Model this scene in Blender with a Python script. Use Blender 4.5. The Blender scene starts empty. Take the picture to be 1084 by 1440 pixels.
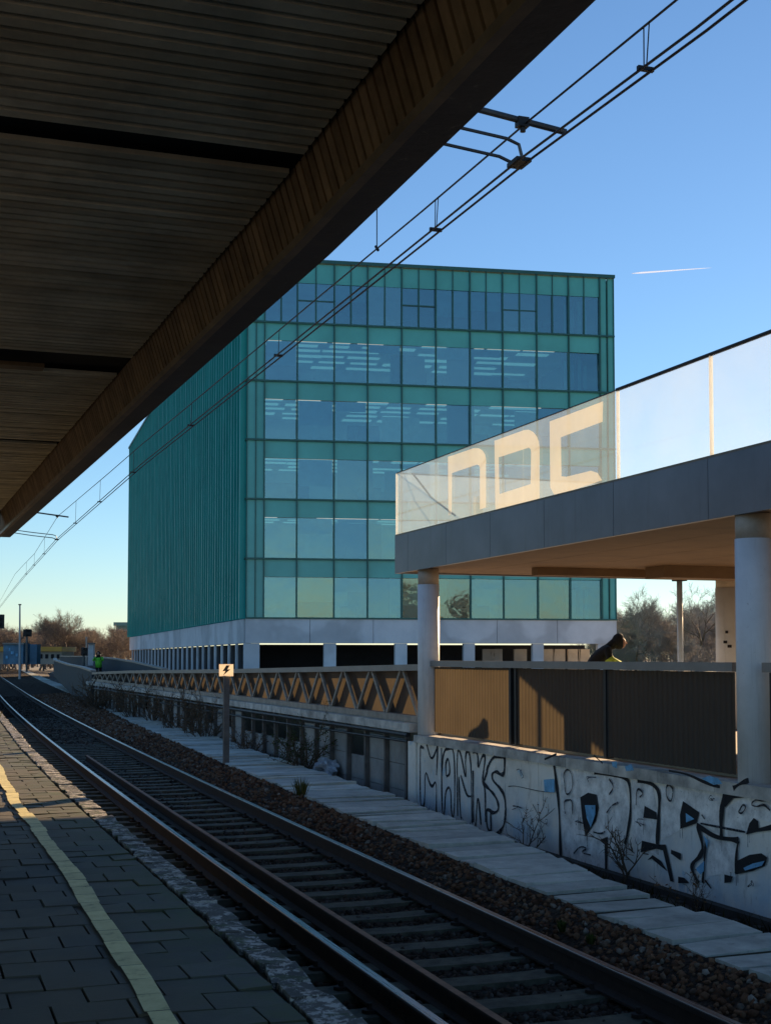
import bpy, math, random
import numpy as np
from mathutils import Vector
R = math.radians
random.seed(7); rng = np.random.default_rng(7)
SC = bpy.context.scene
COL = SC.collection

# ------------------------------------------------------------------ camera geometry (1084x1440 photo measurements)
F = 1900.; PITCH = R(3.0); HOR = 925.; VPX = -128.; CX = 542.
CY = HOR - F*math.tan(PITCH)
TH = math.atan((CX-VPX)*math.cos(PITCH)/F)
CAM = Vector((0, 0, 2.0))
_cp, _sp, _s, _c = math.cos(PITCH), math.sin(PITCH), math.sin(TH), math.cos(TH)
FW = Vector((_s*_cp, _c*_cp, _sp)); RT = Vector((_c, -_s, 0)); UP = Vector((-_s*_sp, -_c*_sp, _cp))
def ray(x, y): return FW + RT*((x-CX)/F) - UP*((y-CY)/F)
def onX(x, y, X): d = ray(x, y); return CAM + d*(X/d.x)
def onZ(x, y, Z): d = ray(x, y); return CAM + d*((Z-2.0)/d.z)
def atD(x, y, D): return CAM + ray(x, y)*D
def lerp(t, pts):
    xs = [p[0] for p in pts]; ys = [p[1] for p in pts]
    return float(np.interp(t, xs, ys))

# ------------------------------------------------------------------ mesh builder
class MB:
    def __init__(s): s.v = []; s.f = []; s.m = []; s.pc = []
    def add(s, vs, fs, mi=0):
        o = len(s.v); s.pc.append((o, len(vs), len(s.f), len(fs))); s.v += [tuple(v) for v in vs]
        s.f += [tuple(i+o for i in f) for f in fs]; s.m += [mi]*len(fs); return s
    def box(s, a, b, mi=0):
        x0, y0, z0 = a; x1, y1, z1 = b
        return s.add([(x0,y0,z0),(x1,y0,z0),(x1,y1,z0),(x0,y1,z0),(x0,y0,z1),(x1,y0,z1),(x1,y1,z1),(x0,y1,z1)],
              [(0,3,2,1),(4,5,6,7),(0,1,5,4),(1,2,6,5),(2,3,7,6),(3,0,4,7)], mi)
    def obox(s, o, ux, uy, uz, mi=0):     # oriented box from a corner and three edge vectors
        o, ux, uy, uz = Vector(o), Vector(ux), Vector(uy), Vector(uz)
        p = [o, o+ux, o+ux+uy, o+uy]; p += [q+uz for q in p]
        return s.add(p, [(0,3,2,1),(4,5,6,7),(0,1,5,4),(1,2,6,5),(2,3,7,6),(3,0,4,7)], mi)
    def bar(s, a, b, w, h, up=(0,0,1), mi=0):  # box bar between two points
        a, b = Vector(a), Vector(b); d = (b-a); l = d.normalized(); u = Vector(up)
        sx = l.cross(u)
        if sx.length < 1e-4: sx = l.cross(Vector((1,0,0)))
        sx.normalize(); uu = sx.cross(l).normalized()
        return s.obox(a-sx*w/2-uu*h/2, sx*w, d, uu*h, mi)
    def tube(s, pts, r, n=8, caps=True, mi=0):
        pts = [Vector(p) for p in pts]; rs = r if isinstance(r, (list, tuple)) else [r]*len(pts)
        vs = []; ref = None
        for i, p in enumerate(pts):
            t = (pts[min(i+1, len(pts)-1)] - pts[max(i-1, 0)]).normalized()
            if ref is None:
                ref = Vector((0,0,1)) if abs(t.z) < .9 else Vector((1,0,0))
            a = t.cross(ref).normalized(); b = a.cross(t).normalized(); ref = b
            for k in range(n):
                q = 2*math.pi*k/n
                vs.append(p + (a*math.cos(q)+b*math.sin(q))*rs[i])
        fs = []
        for i in range(len(pts)-1):
            for k in range(n):
                k2 = (k+1) % n
                fs.append((i*n+k, (i+1)*n+k, (i+1)*n+k2, i*n+k2))
        if caps:
            fs.append(tuple(range(n))); fs.append(tuple(range((len(pts)-1)*n+n-1, (len(pts)-1)*n-1, -1)))
        return s.add(vs, fs, mi)
    def lathe(s, c, prof, n=24, mi=0):       # prof: (r, z) pairs round a vertical axis through c
        vs = []; fs = []
        for r, z in prof:
            for k in range(n):
                q = 2*math.pi*k/n; vs.append((c[0]+r*math.cos(q), c[1]+r*math.sin(q), c[2]+z))
        for i in range(len(prof)-1):
            for k in range(n):
                k2 = (k+1) % n; fs.append((i*n+k, i*n+k2, (i+1)*n+k2, (i+1)*n+k))
        fs.append(tuple(range(n-1, -1, -1))); m = (len(prof)-1)*n; fs.append(tuple(range(m, m+n)))
        return s.add(vs, fs, mi)
    def sweep(s, pts, prof, side=None, mi=0):    # prof: (lateral, z) polygon swept along pts (horizontal path)
        pts = [Vector(p) for p in pts]; n = len(prof); vs = []
        for i, p in enumerate(pts):
            t = pts[min(i+1, len(pts)-1)] - pts[max(i-1, 0)]; t.z = 0; t.normalize()
            a = Vector((t.y, -t.x, 0))
            for l, z in prof: vs.append(p + a*l + Vector((0,0,z)))
        fs = []
        for i in range(len(pts)-1):
            for k in range(n):
                k2 = (k+1) % n
                fs.append((i*n+k, i*n+k2, (i+1)*n+k2, (i+1)*n+k))
        fs.append(tuple(range(n-1, -1, -1))); m = (len(pts)-1)*n; fs.append(tuple(range(m, m+n)))
        return s.add(vs, fs, mi)
    def prism(s, poly, off, mi=0):            # planar polygon extruded by vector off
        off = Vector(off); n = len(poly); vs = [Vector(p) for p in poly]; vs += [p+off for p in vs]
        fs = [tuple(range(n-1, -1, -1)), tuple(range(n, 2*n))]
        for k in range(n):
            k2 = (k+1) % n; fs.append((k, k2, n+k2, n+k))
        return s.add(vs, fs, mi)
    def each(s, name, mat, parent=None, smooth=False):
        out = []
        for o, n, fo, nf in s.pc:
            b = MB(); b.v = s.v[o:o+n]; b.f = [tuple(i-o for i in f) for f in s.f[fo:fo+nf]]; b.m = s.m[fo:fo+nf]
            out.append(b.build(name, mat, parent, smooth))
        return out
    def build(s, name, mat, parent=None, smooth=False):
        me = bpy.data.meshes.new(name); me.from_pydata(s.v, [], s.f)
        mats = mat if isinstance(mat, (list, tuple)) else [mat]
        for m in mats: me.materials.append(m)
        if len(mats) > 1: me.polygons.foreach_set('material_index', s.m)
        if smooth: me.polygons.foreach_set('use_smooth', [True]*len(me.polygons))
        import bmesh
        bm = bmesh.new(); bm.from_mesh(me); bmesh.ops.recalc_face_normals(bm, faces=bm.faces); bm.to_mesh(me); bm.free()
        o = bpy.data.objects.new(name, me); COL.objects.link(o)
        if parent is not None:
            o.parent = parent; o.location = -Vector(parent.location) if parent.type == 'EMPTY' else (0,0,0)
        return o
def tag(o, label=None, cat=None, group=None, kind=None):
    if label: o['label'] = label
    if cat: o['category'] = cat
    if group: o['group'] = group
    if kind: o['kind'] = kind
    return o
def thing(name, label, cat, loc=(0,0,0), group=None):
    o = bpy.data.objects.new(name, None); COL.objects.link(o); o.location = loc; o.empty_display_size = .2
    return tag(o, label, cat, group)
def copy_tree(o, parent=None):
    c = o.copy(); COL.objects.link(c)
    if parent is not None: c.parent = parent
    for ch in list(o.children): copy_tree(ch, c)
    return c

# ------------------------------------------------------------------ materials
class NT:
    def __init__(s, name):
        s.m = bpy.data.materials.new(name); s.m.use_nodes = True; s.t = s.m.node_tree
        s.b = s.t.nodes['Principled BSDF']; s.out = s.t.nodes['Material Output']
    def n(s, typ, **kw):
        x = s.t.nodes.new(typ)
        for k, v in kw.items():
            if k.startswith('i_'): x.inputs[k[2:].replace('_', ' ')].default_value = v
            else: setattr(x, k, v)
        return x
    def l(s, a, b): s.t.links.new(a, b)
    def co(s, scale=(1,1,1)):
        tc = s.n('ShaderNodeTexCoord'); mp = s.n('ShaderNodeMapping'); mp.inputs['Scale'].default_value = scale
        geo = s.n('ShaderNodeNewGeometry'); s.l(geo.outputs['Position'], mp.inputs['Vector']); return mp.outputs[0]
    def noise(s, scale, detail=5, rough=.6, co=None, dist=0):
        x = s.n('ShaderNodeTexNoise'); x.inputs['Scale'].default_value = scale; x.inputs['Detail'].default_value = detail
        x.inputs['Roughness'].default_value = rough; x.inputs['Distortion'].default_value = dist
        s.l(co if co else s.co(), x.inputs['Vector']); return x.outputs['Fac']
    def ramp(s, fac, stops):
        x = s.n('ShaderNodeValToRGB'); e = x.color_ramp.elements
        while len(e) < len(stops): e.new(.5)
        for i, (p, c) in enumerate(stops):
            e[i].position = p; e[i].color = (c, c, c, 1) if isinstance(c, (int, float)) else (*c, 1)
        s.l(fac, x.inputs[0]); return x.outputs[0]
    def mix(s, fac, a, b, mode='MIX'):
        x = s.n('ShaderNodeMix'); x.data_type = 'RGBA'; x.blend_type = mode
        for k, v in ((0, fac), (6, a), (7, b)):
            if isinstance(v, (int, float)): x.inputs[k].default_value = v if k == 0 else (v, v, v, 1)
            elif isinstance(v, (tuple, list)): x.inputs[k].default_value = (*v, 1)
            else: s.l(v, x.inputs[k])
        return x.outputs[2]
    def bump(s, h, strength=.3, dist=.02):
        x = s.n('ShaderNodeBump'); x.inputs['Strength'].default_value = strength; x.inputs['Distance'].default_value = dist
        s.l(h, x.inputs['Height']); s.l(x.outputs[0], s.b.inputs['Normal'])
    def island(s): return s.n('ShaderNodeNewGeometry').outputs['Random Per Island']
    def fin(s, col=None, rough=.6, metal=0, spec=None):
        if col is not None:
            if isinstance(col, (tuple, list)): s.b.inputs['Base Color'].default_value = (*col, 1)
            else: s.l(col, s.b.inputs['Base Color'])
        if isinstance(rough, (int, float)): s.b.inputs['Roughness'].default_value = rough
        else: s.l(rough, s.b.inputs['Roughness'])
        s.b.inputs['Metallic'].default_value = metal
        if spec is not None: s.b.inputs['Specular IOR Level'].default_value = spec
        return s.m
def simple(name, col, rough=.6, metal=0, var=.35, scale=3., bump=.0, bscale=30., spec=None):
    t = NT(name)
    n1 = t.noise(scale, 6, .65); r = t.ramp(n1, [(.3, 1-var), (.7, 1+var*.5)])
    c = t.mix(1.0, col, r, 'MULTIPLY')
    if bump: t.bump(t.noise(bscale, 4), bump, .01)
    return t.fin(c, rough, metal, spec)
def island_mat(name, stops, rough=.8, nscale=8., var=.4, bump=.4, bscale=40, spec=.3):
    t = NT(name); c = t.ramp(t.island(), stops)
    c = t.mix(1.0, c, t.ramp(t.noise(nscale, 6, .7), [(.3, 1-var), (.7, 1+var*.4)]), 'MULTIPLY')
    if bump: t.bump(t.noise(bscale, 5, .7), bump, .01)
    return t.fin(c, rough, 0, spec)

M = {}
M['slat'] = island_mat('ceiling_slat', [(0, (.56,.49,.35)), (.5, (.74,.66,.49)), (1, (.84,.76,.58))], .75, 2.2, .38, .2, 25)
M['backing'] = simple('dark_backing', (.012,.011,.01), .95)
M['fslat'] = island_mat('fascia_slat', [(0, (.20,.125,.06)), (.5, (.27,.175,.09)), (1, (.34,.225,.12))], .65, 6, .45, .2, 30)
def m_beam():
    t = NT('edge_beam_metal')
    n = t.noise(1.6, 8, .7); c = t.ramp(n, [(.3, (.03,.032,.036)), (.55, (.06,.06,.064)), (.75, (.10,.085,.065))])
    sc = t.noise(7, 8, .75, t.co((1,.6,1)), 1.5); c = t.mix(t.ramp(sc, [(.62, 0), (.68, .55)]), c, (.24,.22,.19))
    t.bump(t.noise(25, 5), .2, .01); return t.fin(c, .55, .2)
M['beam'] = m_beam()
M['drip'] = simple('drip_edge', (.2,.145,.085), .5, 0, .5, 4)
M['roofing'] = simple('roofing', (.06,.06,.06), .9)
M['concrete'] = simple('concrete', (.33,.32,.30), .85, 0, .4, 1.2, .3, 20)
def m_paver():
    t = NT('paving_slabs')
    c = t.ramp(t.island(), [(0, (.035,.042,.044)), (.35, (.05,.055,.054)), (.7, (.062,.066,.062)), (1, (.095,.098,.088))])
    c = t.mix(1.0, c, t.ramp(t.noise(1.1, 7, .7), [(.3, .55), (.7, 1.35)]), 'MULTIPLY')
    c = t.mix(t.ramp(t.noise(14, 6, .75), [(.6, 0), (.72, .4)]), c, (.13,.13,.115))
    c = t.mix(t.ramp(t.noise(.45, 5, .6), [(.36, 0), (.58, .8)]), c, (.115,.09,.052))
    geo = t.n('ShaderNodeNewGeometry'); sx = t.n('ShaderNodeSeparateXYZ'); t.l(geo.outputs['Position'], sx.inputs[0])
    edge = t.ramp(sx.outputs['X'], [(0, 0), (1, 1)])
    mr = t.n('ShaderNodeMapRange'); t.l(sx.outputs['X'], mr.inputs['Value']); mr.inputs['From Min'].default_value = 1.0; mr.inputs['From Max'].default_value = 1.6
    mm = t.n('ShaderNodeMath', operation='MULTIPLY'); t.l(mr.outputs[0], mm.inputs[0]); t.l(t.ramp(t.noise(3.5, 7, .75), [(.4, 0), (.6, .8)]), mm.inputs[1])
    c = t.mix(mm.outputs[0], c, (.06,.085,.022))
    t.bump(t.noise(45, 6, .7), .35, .008); return t.fin(c, .72, 0, .45)
M['paver'] = m_paver()
def m_joint():
    t = NT('paving_joint'); c = t.ramp(t.noise(6, 5), [(.35, (.012,.013,.012)), (.65, (.03,.042,.014))]); return t.fin(c, .95)
M['joint'] = m_joint()
def m_coping():
    t = NT('coping_stone')
    n = t.noise(13, 8, .78, t.co((1, .8, 1)), .4); base = t.ramp(t.island(), [(0, (.055,.055,.05)), (1, (.12,.11,.095))])
    c = t.mix(t.ramp(n, [(.50, 0), (.56, 1)]), base, (.52,.49,.44))
    c = t.mix(t.ramp(t.noise(9, 6), [(.55, 0), (.62, .8)]), c, (.05,.07,.02))
    t.bump(t.noise(22, 6, .7), .6, .02); return t.fin(c, .75)
M['coping'] = m_coping()
def m_yellow():
    t = NT('yellow_paint'); n = t.noise(10, 8, .75); c = t.ramp(n, [(.30, (.34,.29,.13)), (.44, (.74,.64,.28)), (.7, (.88,.78,.38))])
    c = t.mix(1.0, c, t.ramp(t.island(), [(0, .88), (1, 1.06)]), 'MULTIPLY'); t.bump(t.noise(40, 5), .3, .006); return t.fin(c, .65)
M['yellow'] = m_yellow()
M['pface'] = simple('platform_face', (.05,.045,.04), .9, 0, .5, 3, .4, 15)
M['field'] = simple('dry_field', (.19,.175,.14), .95, 0, .3, .05)
M['ground'] = simple('soil', (.055,.045,.035), .95, 0, .5, .8, .5, 8)
def m_bed():
    t = NT('ballast_bed'); n = t.noise(28, 6, .7); c = t.ramp(n, [(.3, (.012,.010,.008)), (.5, (.045,.034,.026)), (.7, (.085,.07,.055))])
    v = t.n('ShaderNodeTexVoronoi'); v.inputs['Scale'].default_value = 18; t.l(t.co(), v.inputs['Vector'])
    t.bump(v.outputs['Distance'], 1.0, .05); return t.fin(c, .95, 0, .1)
M['bed'] = m_bed()
M['stone'] = island_mat('ballast_stone', [(0, (.022,.019,.016)), (.3, (.05,.042,.034)), (.55, (.085,.062,.045)), (.8, (.065,.06,.055)), (1, (.13,.12,.105))], .9, 20, .5, .4, 60, .1)
M['litter'] = island_mat('brown_stone', [(0, (.06,.034,.022)), (.35, (.16,.08,.045)), (.7, (.23,.13,.075)), (.93, (.17,.14,.11)), (1, (.34,.30,.25))], .9, 20, .5, .4, 60, .1)
M['sleeper'] = simple('sleeper_concrete', (.085,.088,.062), .9, 0, .7, 6, .5, 25)
M['rust'] = simple('rusty_steel', (.022,.014,.010), .8, .1, .5, 10, .3, 60)
M['guardtop'] = simple('rusty_guard_top', (.30,.16,.08), .7, .1, .5, 8)
def m_railtop():
    t = NT('polished_rail_steel'); n = t.noise(3, 5, .6, t.co((20, .5, 1))); return t.fin(t.ramp(n, [(.35, (.16,.16,.165)), (.65, (.33,.33,.34))]), t.ramp(n, [(.3, .22), (.7, .38)]), 1)
M['railtop'] = m_railtop()
def m_lid():
    t = NT('concrete_path_slab'); c = t.ramp(t.island(), [(0, (.46,.48,.43)), (.6, (.60,.62,.55)), (1, (.70,.72,.64))])
    c = t.mix(1.0, c, t.ramp(t.noise(2.6, 8, .7), [(.3, .6), (.65, 1.1)]), 'MULTIPLY')
    c = t.mix(t.ramp(t.noise(9, 7, .75), [(.58, 0), (.72, .6)]), c, (.12,.13,.10)); t.bump(t.noise(30, 6), .3, .01); return t.fin(c, .85)
M['lid'] = m_lid()
def m_wall():
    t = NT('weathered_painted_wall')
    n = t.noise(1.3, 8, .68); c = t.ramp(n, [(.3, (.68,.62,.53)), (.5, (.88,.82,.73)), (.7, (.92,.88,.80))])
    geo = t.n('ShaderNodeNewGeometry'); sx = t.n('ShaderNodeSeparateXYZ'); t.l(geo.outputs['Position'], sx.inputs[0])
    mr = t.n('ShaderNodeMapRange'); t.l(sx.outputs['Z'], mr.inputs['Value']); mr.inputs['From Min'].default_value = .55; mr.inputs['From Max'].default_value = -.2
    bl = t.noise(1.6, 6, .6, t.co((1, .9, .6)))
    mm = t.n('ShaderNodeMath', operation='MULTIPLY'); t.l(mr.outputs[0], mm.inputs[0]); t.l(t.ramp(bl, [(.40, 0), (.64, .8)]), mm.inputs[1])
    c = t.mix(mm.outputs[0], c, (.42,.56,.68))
    st = t.noise(5, 8, .75, t.co((1, 1.2, .35)), .6); c = t.mix(t.ramp(st, [(.58, 0), (.72, .6)]), c, (.15,.125,.10))
    pb = t.noise(2.2, 5, .55, t.co((1, 1, 1.1)), .3); c = t.mix(t.ramp(pb, [(.66, 0), (.69, .6)]), c, (.30,.50,.66))
    t.bump(t.noise(18, 7, .7), .4, .012); return t.fin(c, .8)
M['wall'] = m_wall()
M['coping_wall'] = simple('wall_coping_concrete', (.58,.54,.48), .85, 0, .6, 2.5, .4, 20)
def paint(name, col, cover=.40, var=.4):
    t = NT(name); c = t.mix(1.0, col, t.ramp(t.noise(7, 6, .65), [(.3, 1-var), (.7, 1+var*.5)]), 'MULTIPLY'); t.fin(c, .85)
    tp = t.n('ShaderNodeBsdfTransparent'); mx = t.n('ShaderNodeMixShader')
    t.l(t.ramp(t.noise(26, 8, .78), [(cover-.05, 0), (cover+.04, 1)]), mx.inputs[0]); t.l(tp.outputs[0], mx.inputs[1]); t.l(t.b.outputs[0], mx.inputs[2]); t.l(mx.outputs[0], t.out.inputs[0]); return t.m
M['black'] = paint('black_spray_paint', (.008,.009,.013), .33)
M['thinblack'] = paint('thin_black_spray_paint', (.012,.014,.022), .41)
M['bluep'] = paint('light_blue_spray_paint', (.20,.48,.74), .38)
M['greyp'] = paint('pale_grey_spray_paint', (.86,.84,.81), .36)
def m_column():
    t = NT('white_painted_column'); c = t.mix(1.0, (.84,.83,.82), t.ramp(t.noise(2.2, 6, .65), [(.3, .84), (.7, 1.04)]), 'MULTIPLY')
    c = t.mix(t.ramp(t.noise(9, 7, .7, t.co((1, 1, .06))), [(.54, 0), (.72, .4)]), c, (.36,.32,.27))
    c = t.mix(t.ramp(t.noise(13, 8, .75), [(.64, 0), (.70, .6)]), c, (.28,.25,.22))
    t.bump(t.noise(16, 5), .15, .01); return t.fin(c, .55)
M['column'] = m_column()
M['colhead'] = simple('column_head_concrete', (.52,.44,.34), .8, 0, .3, 4)
def m_panel():
    t = NT('perforated_brown_panel')
    d = t.n('ShaderNodeBsdfDiffuse'); d.inputs[0].default_value = (.032,.032,.033,1)
    tr = t.n('ShaderNodeBsdfTranslucent'); n = t.noise(1.5, 5); c = t.ramp(n, [(.3, (.026,.020,.0115)), (.7, (.034,.0265,.0155))]); t.l(c, tr.inputs[0])
    a = t.n('ShaderNodeAddShader'); t.l(d.outputs[0], a.inputs[0]); t.l(tr.outputs[0], a.inputs[1])
    g = t.n('ShaderNodeBsdfGlossy'); g.inputs['Roughness'].default_value = .4; g.inputs[0].default_value = (.5,.5,.5,1)
    mx = t.n('ShaderNodeMixShader'); mx.inputs[0].default_value = .04; t.l(a.outputs[0], mx.inputs[1]); t.l(g.outputs[0], mx.inputs[2])
    t.l(mx.outputs[0], t.out.inputs[0]); return t.m
M['panel'] = m_panel()
M['cap'] = simple('grey_cap_metal', (.26,.24,.225), .5, .3, .2, 2)
M['truss'] = simple('brown_grey_painted_steel', (.34,.29,.24), .6, .1, .4, 5)
M['darksteel'] = simple('dark_steel', (.03,.029,.03), .55, .4, .3, 5)
def m_fascia():
    t = NT('grey_fascia_panel'); n = t.noise(1.2, 6, .6); c = t.ramp(n, [(.3, (.12,.13,.15)), (.7, (.175,.185,.21))]); c = t.mix(t.ramp(t.noise(6, 7, .7, t.co((1, 1, .1))), [(.55, 0), (.75, .5)]), c, (.09,.09,.095)); return t.fin(c, .42, .35)
M['fascia'] = m_fascia()
M['soffit'] = simple('soffit_board', (.21,.135,.075), .75, 0, .25, 1.5, .1, 10)
M['deck'] = simple('concrete_deck', (.42,.38,.33), .9, 0, .25, .8, .3, 12)
def glassy(name, veil, vcol, tint=(1,1,1), refl=.08, rough=.0, gcol=(1,1,1), warp=0):
    t = NT(name)
    tp = t.n('ShaderNodeBsdfTransparent'); tp.inputs[0].default_value = (*tint, 1)
    d = t.n('ShaderNodeBsdfDiffuse'); d.inputs[0].default_value = (*vcol, 1)
    tr = t.n('ShaderNodeBsdfTranslucent'); tr.inputs[0].default_value = (*vcol, 1)
    ad = t.n('ShaderNodeMixShader'); ad.inputs[0].default_value = .6; t.l(d.outputs[0], ad.inputs[1]); t.l(tr.outputs[0], ad.inputs[2])
    m1 = t.n('ShaderNodeMixShader'); nz = t.noise(1.4, 6, .6)
    t.l(t.ramp(nz, [(.3, veil*.8), (.7, min(1, veil*1.15))]), m1.inputs[0]); t.l(tp.outputs[0], m1.inputs[1]); t.l(ad.outputs[0], m1.inputs[2])
    g = t.n('ShaderNodeBsdfGlossy'); g.inputs['Roughness'].default_value = rough; g.inputs[0].default_value = (*gcol, 1)
    if warp:
        bp = t.n('ShaderNodeBump'); bp.inputs['Strength'].default_value = 1; bp.inputs['Distance'].default_value = warp; t.l(t.noise(.55, 3, .5), bp.inputs['Height']); t.l(bp.outputs[0], g.inputs['Normal'])
    fr = t.n('ShaderNodeLayerWeight'); fr.inputs[0].default_value = .5
    pw = t.n('ShaderNodeMath', operation='POWER'); pw.inputs[1].default_value = 5; t.l(fr.outputs['Facing'], pw.inputs[0])
    mu = t.n('ShaderNodeMath', operation='MULTIPLY_ADD'); mu.inputs[1].default_value = .8; mu.inputs[2].default_value = refl; mu.use_clamp = True; t.l(pw.outputs[0], mu.inputs[0])
    m2 = t.n('ShaderNodeMixShader'); t.l(mu.outputs[0], m2.inputs[0]); t.l(m1.outputs[0], m2.inputs[1]); t.l(g.outputs[0], m2.inputs[2])
    t.l(m2.outputs[0], t.out.inputs[0]); return t.m
M['balglass'] = glassy('dusty_balustrade_glass', .16, (.72,.78,.80), (.97,.985,.98), .02)
M['filmglass'] = glassy('filmed_balustrade_glass', .14, (.60,.70,.72), (.97,.985,.98), .02)
M['haze_paint'] = glassy('blue_overspray', .45, (.25,.42,.60), (1,1,1), .0, .5)
M['signw'] = glassy('white_plastic_sign', 1.0, (.80,.72,.60), (1,1,1), .01, .4)
M['frost'] = glassy('frosted_glass_lettering', .60, (.72,.66,.54), (1,1,1), .03, .3)
M['glassedge'] = glassy('glass_edge', .8, (.85,.84,.8), (1,1,1), .05, .2)
M['winglass'] = glassy('office_window_glass', .10, (.12,.42,.44), (.38,.70,.73), .24, .015, (.72,.95,1), .012)
def m_teal(name, a, b, rough=.18, refl=.5):
    t = NT(name); n = t.noise(.35, 5, .6); c = t.ramp(t.island(), [(0, a), (1, b)]); c = t.mix(1.0, c, t.ramp(n, [(.3, .85), (.7, 1.1)]), 'MULTIPLY')
    return t.fin(c, rough, 0, refl)
M['spandrel'] = m_teal('teal_spandrel_glass', (.085,.44,.41), (.12,.52,.47))
M['fin'] = m_teal('green_glass_fin', (.012,.29,.26), (.03,.47,.42), .35, .3)
M['tealback'] = m_teal('teal_glass_wall', (.015,.13,.13), (.02,.15,.15), .15, .5)
M['mullion'] = simple('dark_green_mullion', (.028,.13,.115), .4, .2, .2, 2)
M['interior'] = simple('office_interior', (.6,.64,.62), .9, 0, .3, .5)
M['bluecol'] = simple('blue_grey_office_column', (.035,.12,.20), .7, 0, .2, .5)
M['curtain'] = simple('white_blind', (.6,.62,.58), .9)
def m_lamp():
    t = NT('office_ceiling_light'); e = t.n('ShaderNodeEmission'); e.inputs[0].default_value = (1,.95,.86,1); e.inputs[1].default_value = .24
    t.l(e.outputs[0], t.out.inputs[0]); return t.m
M['officedark'] = simple('dark_office_furniture', (.06,.09,.09), .7)
M['blind'] = simple('grey_roller_blind', (.40,.46,.46), .9)
M['lamp'] = m_lamp()
def m_base():
    t = NT('pale_base_concrete'); n = t.noise(.45, 7, .65); c = t.ramp(n, [(.3, (.60,.62,.64)), (.65, (.76,.78,.80))])
    c = t.mix(1.0, c, t.ramp(t.noise(.25, 3, .5), [(.45, .8), (.5, 1)]), 'MULTIPLY'); return t.fin(c, .8)
M['base'] = m_base()
M['void'] = simple('dark_undercroft', (.012,.014,.018), .9)
M['wire'] = simple('copper_wire', (.02,.02,.022), .5, .5, .2)
M['steel'] = simple('galvanised_steel', (.10,.11,.12), .45, .6, .3, 4)
M['insul'] = simple('brown_insulator', (.06,.03,.02), .3)
M['bark'] = simple('bare_bark', (.14,.105,.085), .9, 0, .4, 2)
M['twig'] = simple('bare_twigs', (.21,.16,.125), .9, 0, .4, .3)
M['twig2'] = simple('haze_grey_twigs', (.32,.30,.29), .9, 0, .4, .3)  # lightened grey: the haze over the right-hand trees is put into the twig colour
M['deadtwig'] = simple('dead_shrub_twigs', (.10,.07,.045), .9, 0, .4, 3)
def leafm(name, a, b):
    t = NT(name); c = t.ramp(t.island(), [(0, a), (1, b)])
    d = t.n('ShaderNodeBsdfDiffuse'); tr = t.n('ShaderNodeBsdfTranslucent'); t.l(c, d.inputs[0]); t.l(c, tr.inputs[0])
    mx = t.n('ShaderNodeMixShader'); mx.inputs[0].default_value = .45; t.l(d.outputs[0], mx.inputs[1]); t.l(tr.outputs[0], mx.inputs[2]); t.l(mx.outputs[0], t.out.inputs[0]); return t.m
M['deadleaf'] = leafm('dry_leaves', (.12,.06,.03), (.30,.17,.09))
M['greenleaf'] = leafm('green_leaves', (.03,.05,.015), (.09,.12,.035))
M['grass'] = leafm('grass_blades', (.06,.07,.02), (.22,.19,.07))
M['bluewall'] = simple('blue_grey_painted_parapet', (.014,.034,.052), .7, .1, .3, 1.5)
M['bluebox'] = simple('blue_painted_cabinet', (.10,.22,.33), .6, 0, .5, 1.2)
M['signal'] = simple('black_signal_head', (.006,.006,.007), .6)
M['pale'] = simple('pale_grey_post', (.45,.46,.47), .6, .1, .15)
M['polegrey'] = simple('pale_galvanised_pole', (.62,.74,.90), .45, 0, .1)
M['orange'] = simple('orange_yellow_band', (.75,.38,.06), .6, 0, .3, .6)
M['cream'] = simple('pale_building_wall', (.42,.36,.30), .8, 0, .3, .6)
M['hivis'] = simple('hi_vis_green_jacket', (.13,.55,.04), .7, 0, .2, 6)
M['lime'] = simple('lime_green_cloth', (.42,.52,.05), .8, 0, .3, 20)
M['blackcloth'] = simple('black_jacket', (.0045,.0045,.0055), .9, 0, .3, 12)
M['skin'] = simple('skin', (.32,.17,.11), .6)

M['postgrey'] = simple('grey_brown_post', (.15,.135,.125), .7, .1, .4, 4)
M['bag'] = simple('dirty_white_plastic', (.45,.48,.53), .4, 0, .5, 9, .6, 18)
M['tower'] = m_teal('far_tower_glass', (.06,.16,.17), (.08,.2,.2))
M['contrail'] = glassy('contrail_vapour', .22, (.95,.95,.95), (1,1,1), .001)

# ------------------------------------------------------------------ alignment of the line
def heading(y): return lerp(y, [(-10, .012), (8, .012), (45, .03), (80, .042), (400, .042)])
_ys = np.arange(-10, 420, .5); _h = np.array([heading(y) for y in _ys]); _off = np.cumsum(_h)*.5; _off -= np.interp(6.5, _ys, _off)
def off(y): return float(np.interp(y, _ys, _off))
XL, XR = 2.78, 4.30
def pedge(y): return lerp(y, [(-10, 1.78), (5, 1.78), (8, 1.82), (15, 1.84), (23, 1.96), (40, 2.46), (60, 3.05), (120, 5.5)])
def path_l(y): return lerp(y, [(-10, 5.08), (7, 5.10), (12, 5.2), (18, 5.42), (26, 5.76), (43, 6.6), (68, 8.1), (119, 10.8), (178, 14.3), (240, 18)])
def path_r(y): return lerp(y, [(-10, 5.88), (8.4, 5.90), (11.05, 5.98), (12.3, 6.2), (15, 6.38), (18.4, 6.7), (27, 7.0), (36, 7.5), (43, 7.7), (68, 9.1), (119, 11.7), (178, 15.2), (240, 19)])

# ------------------------------------------------------------------ ground, platform, ballast, path
b = MB(); b.add([(-1500,-300,-.62),(1500,-300,-.62),(1500,3500,-.62),(-1500,3500,-.62)], [(0,1,2,3)])
tag(b.build('ground', M['field']), kind='structure')
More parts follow.
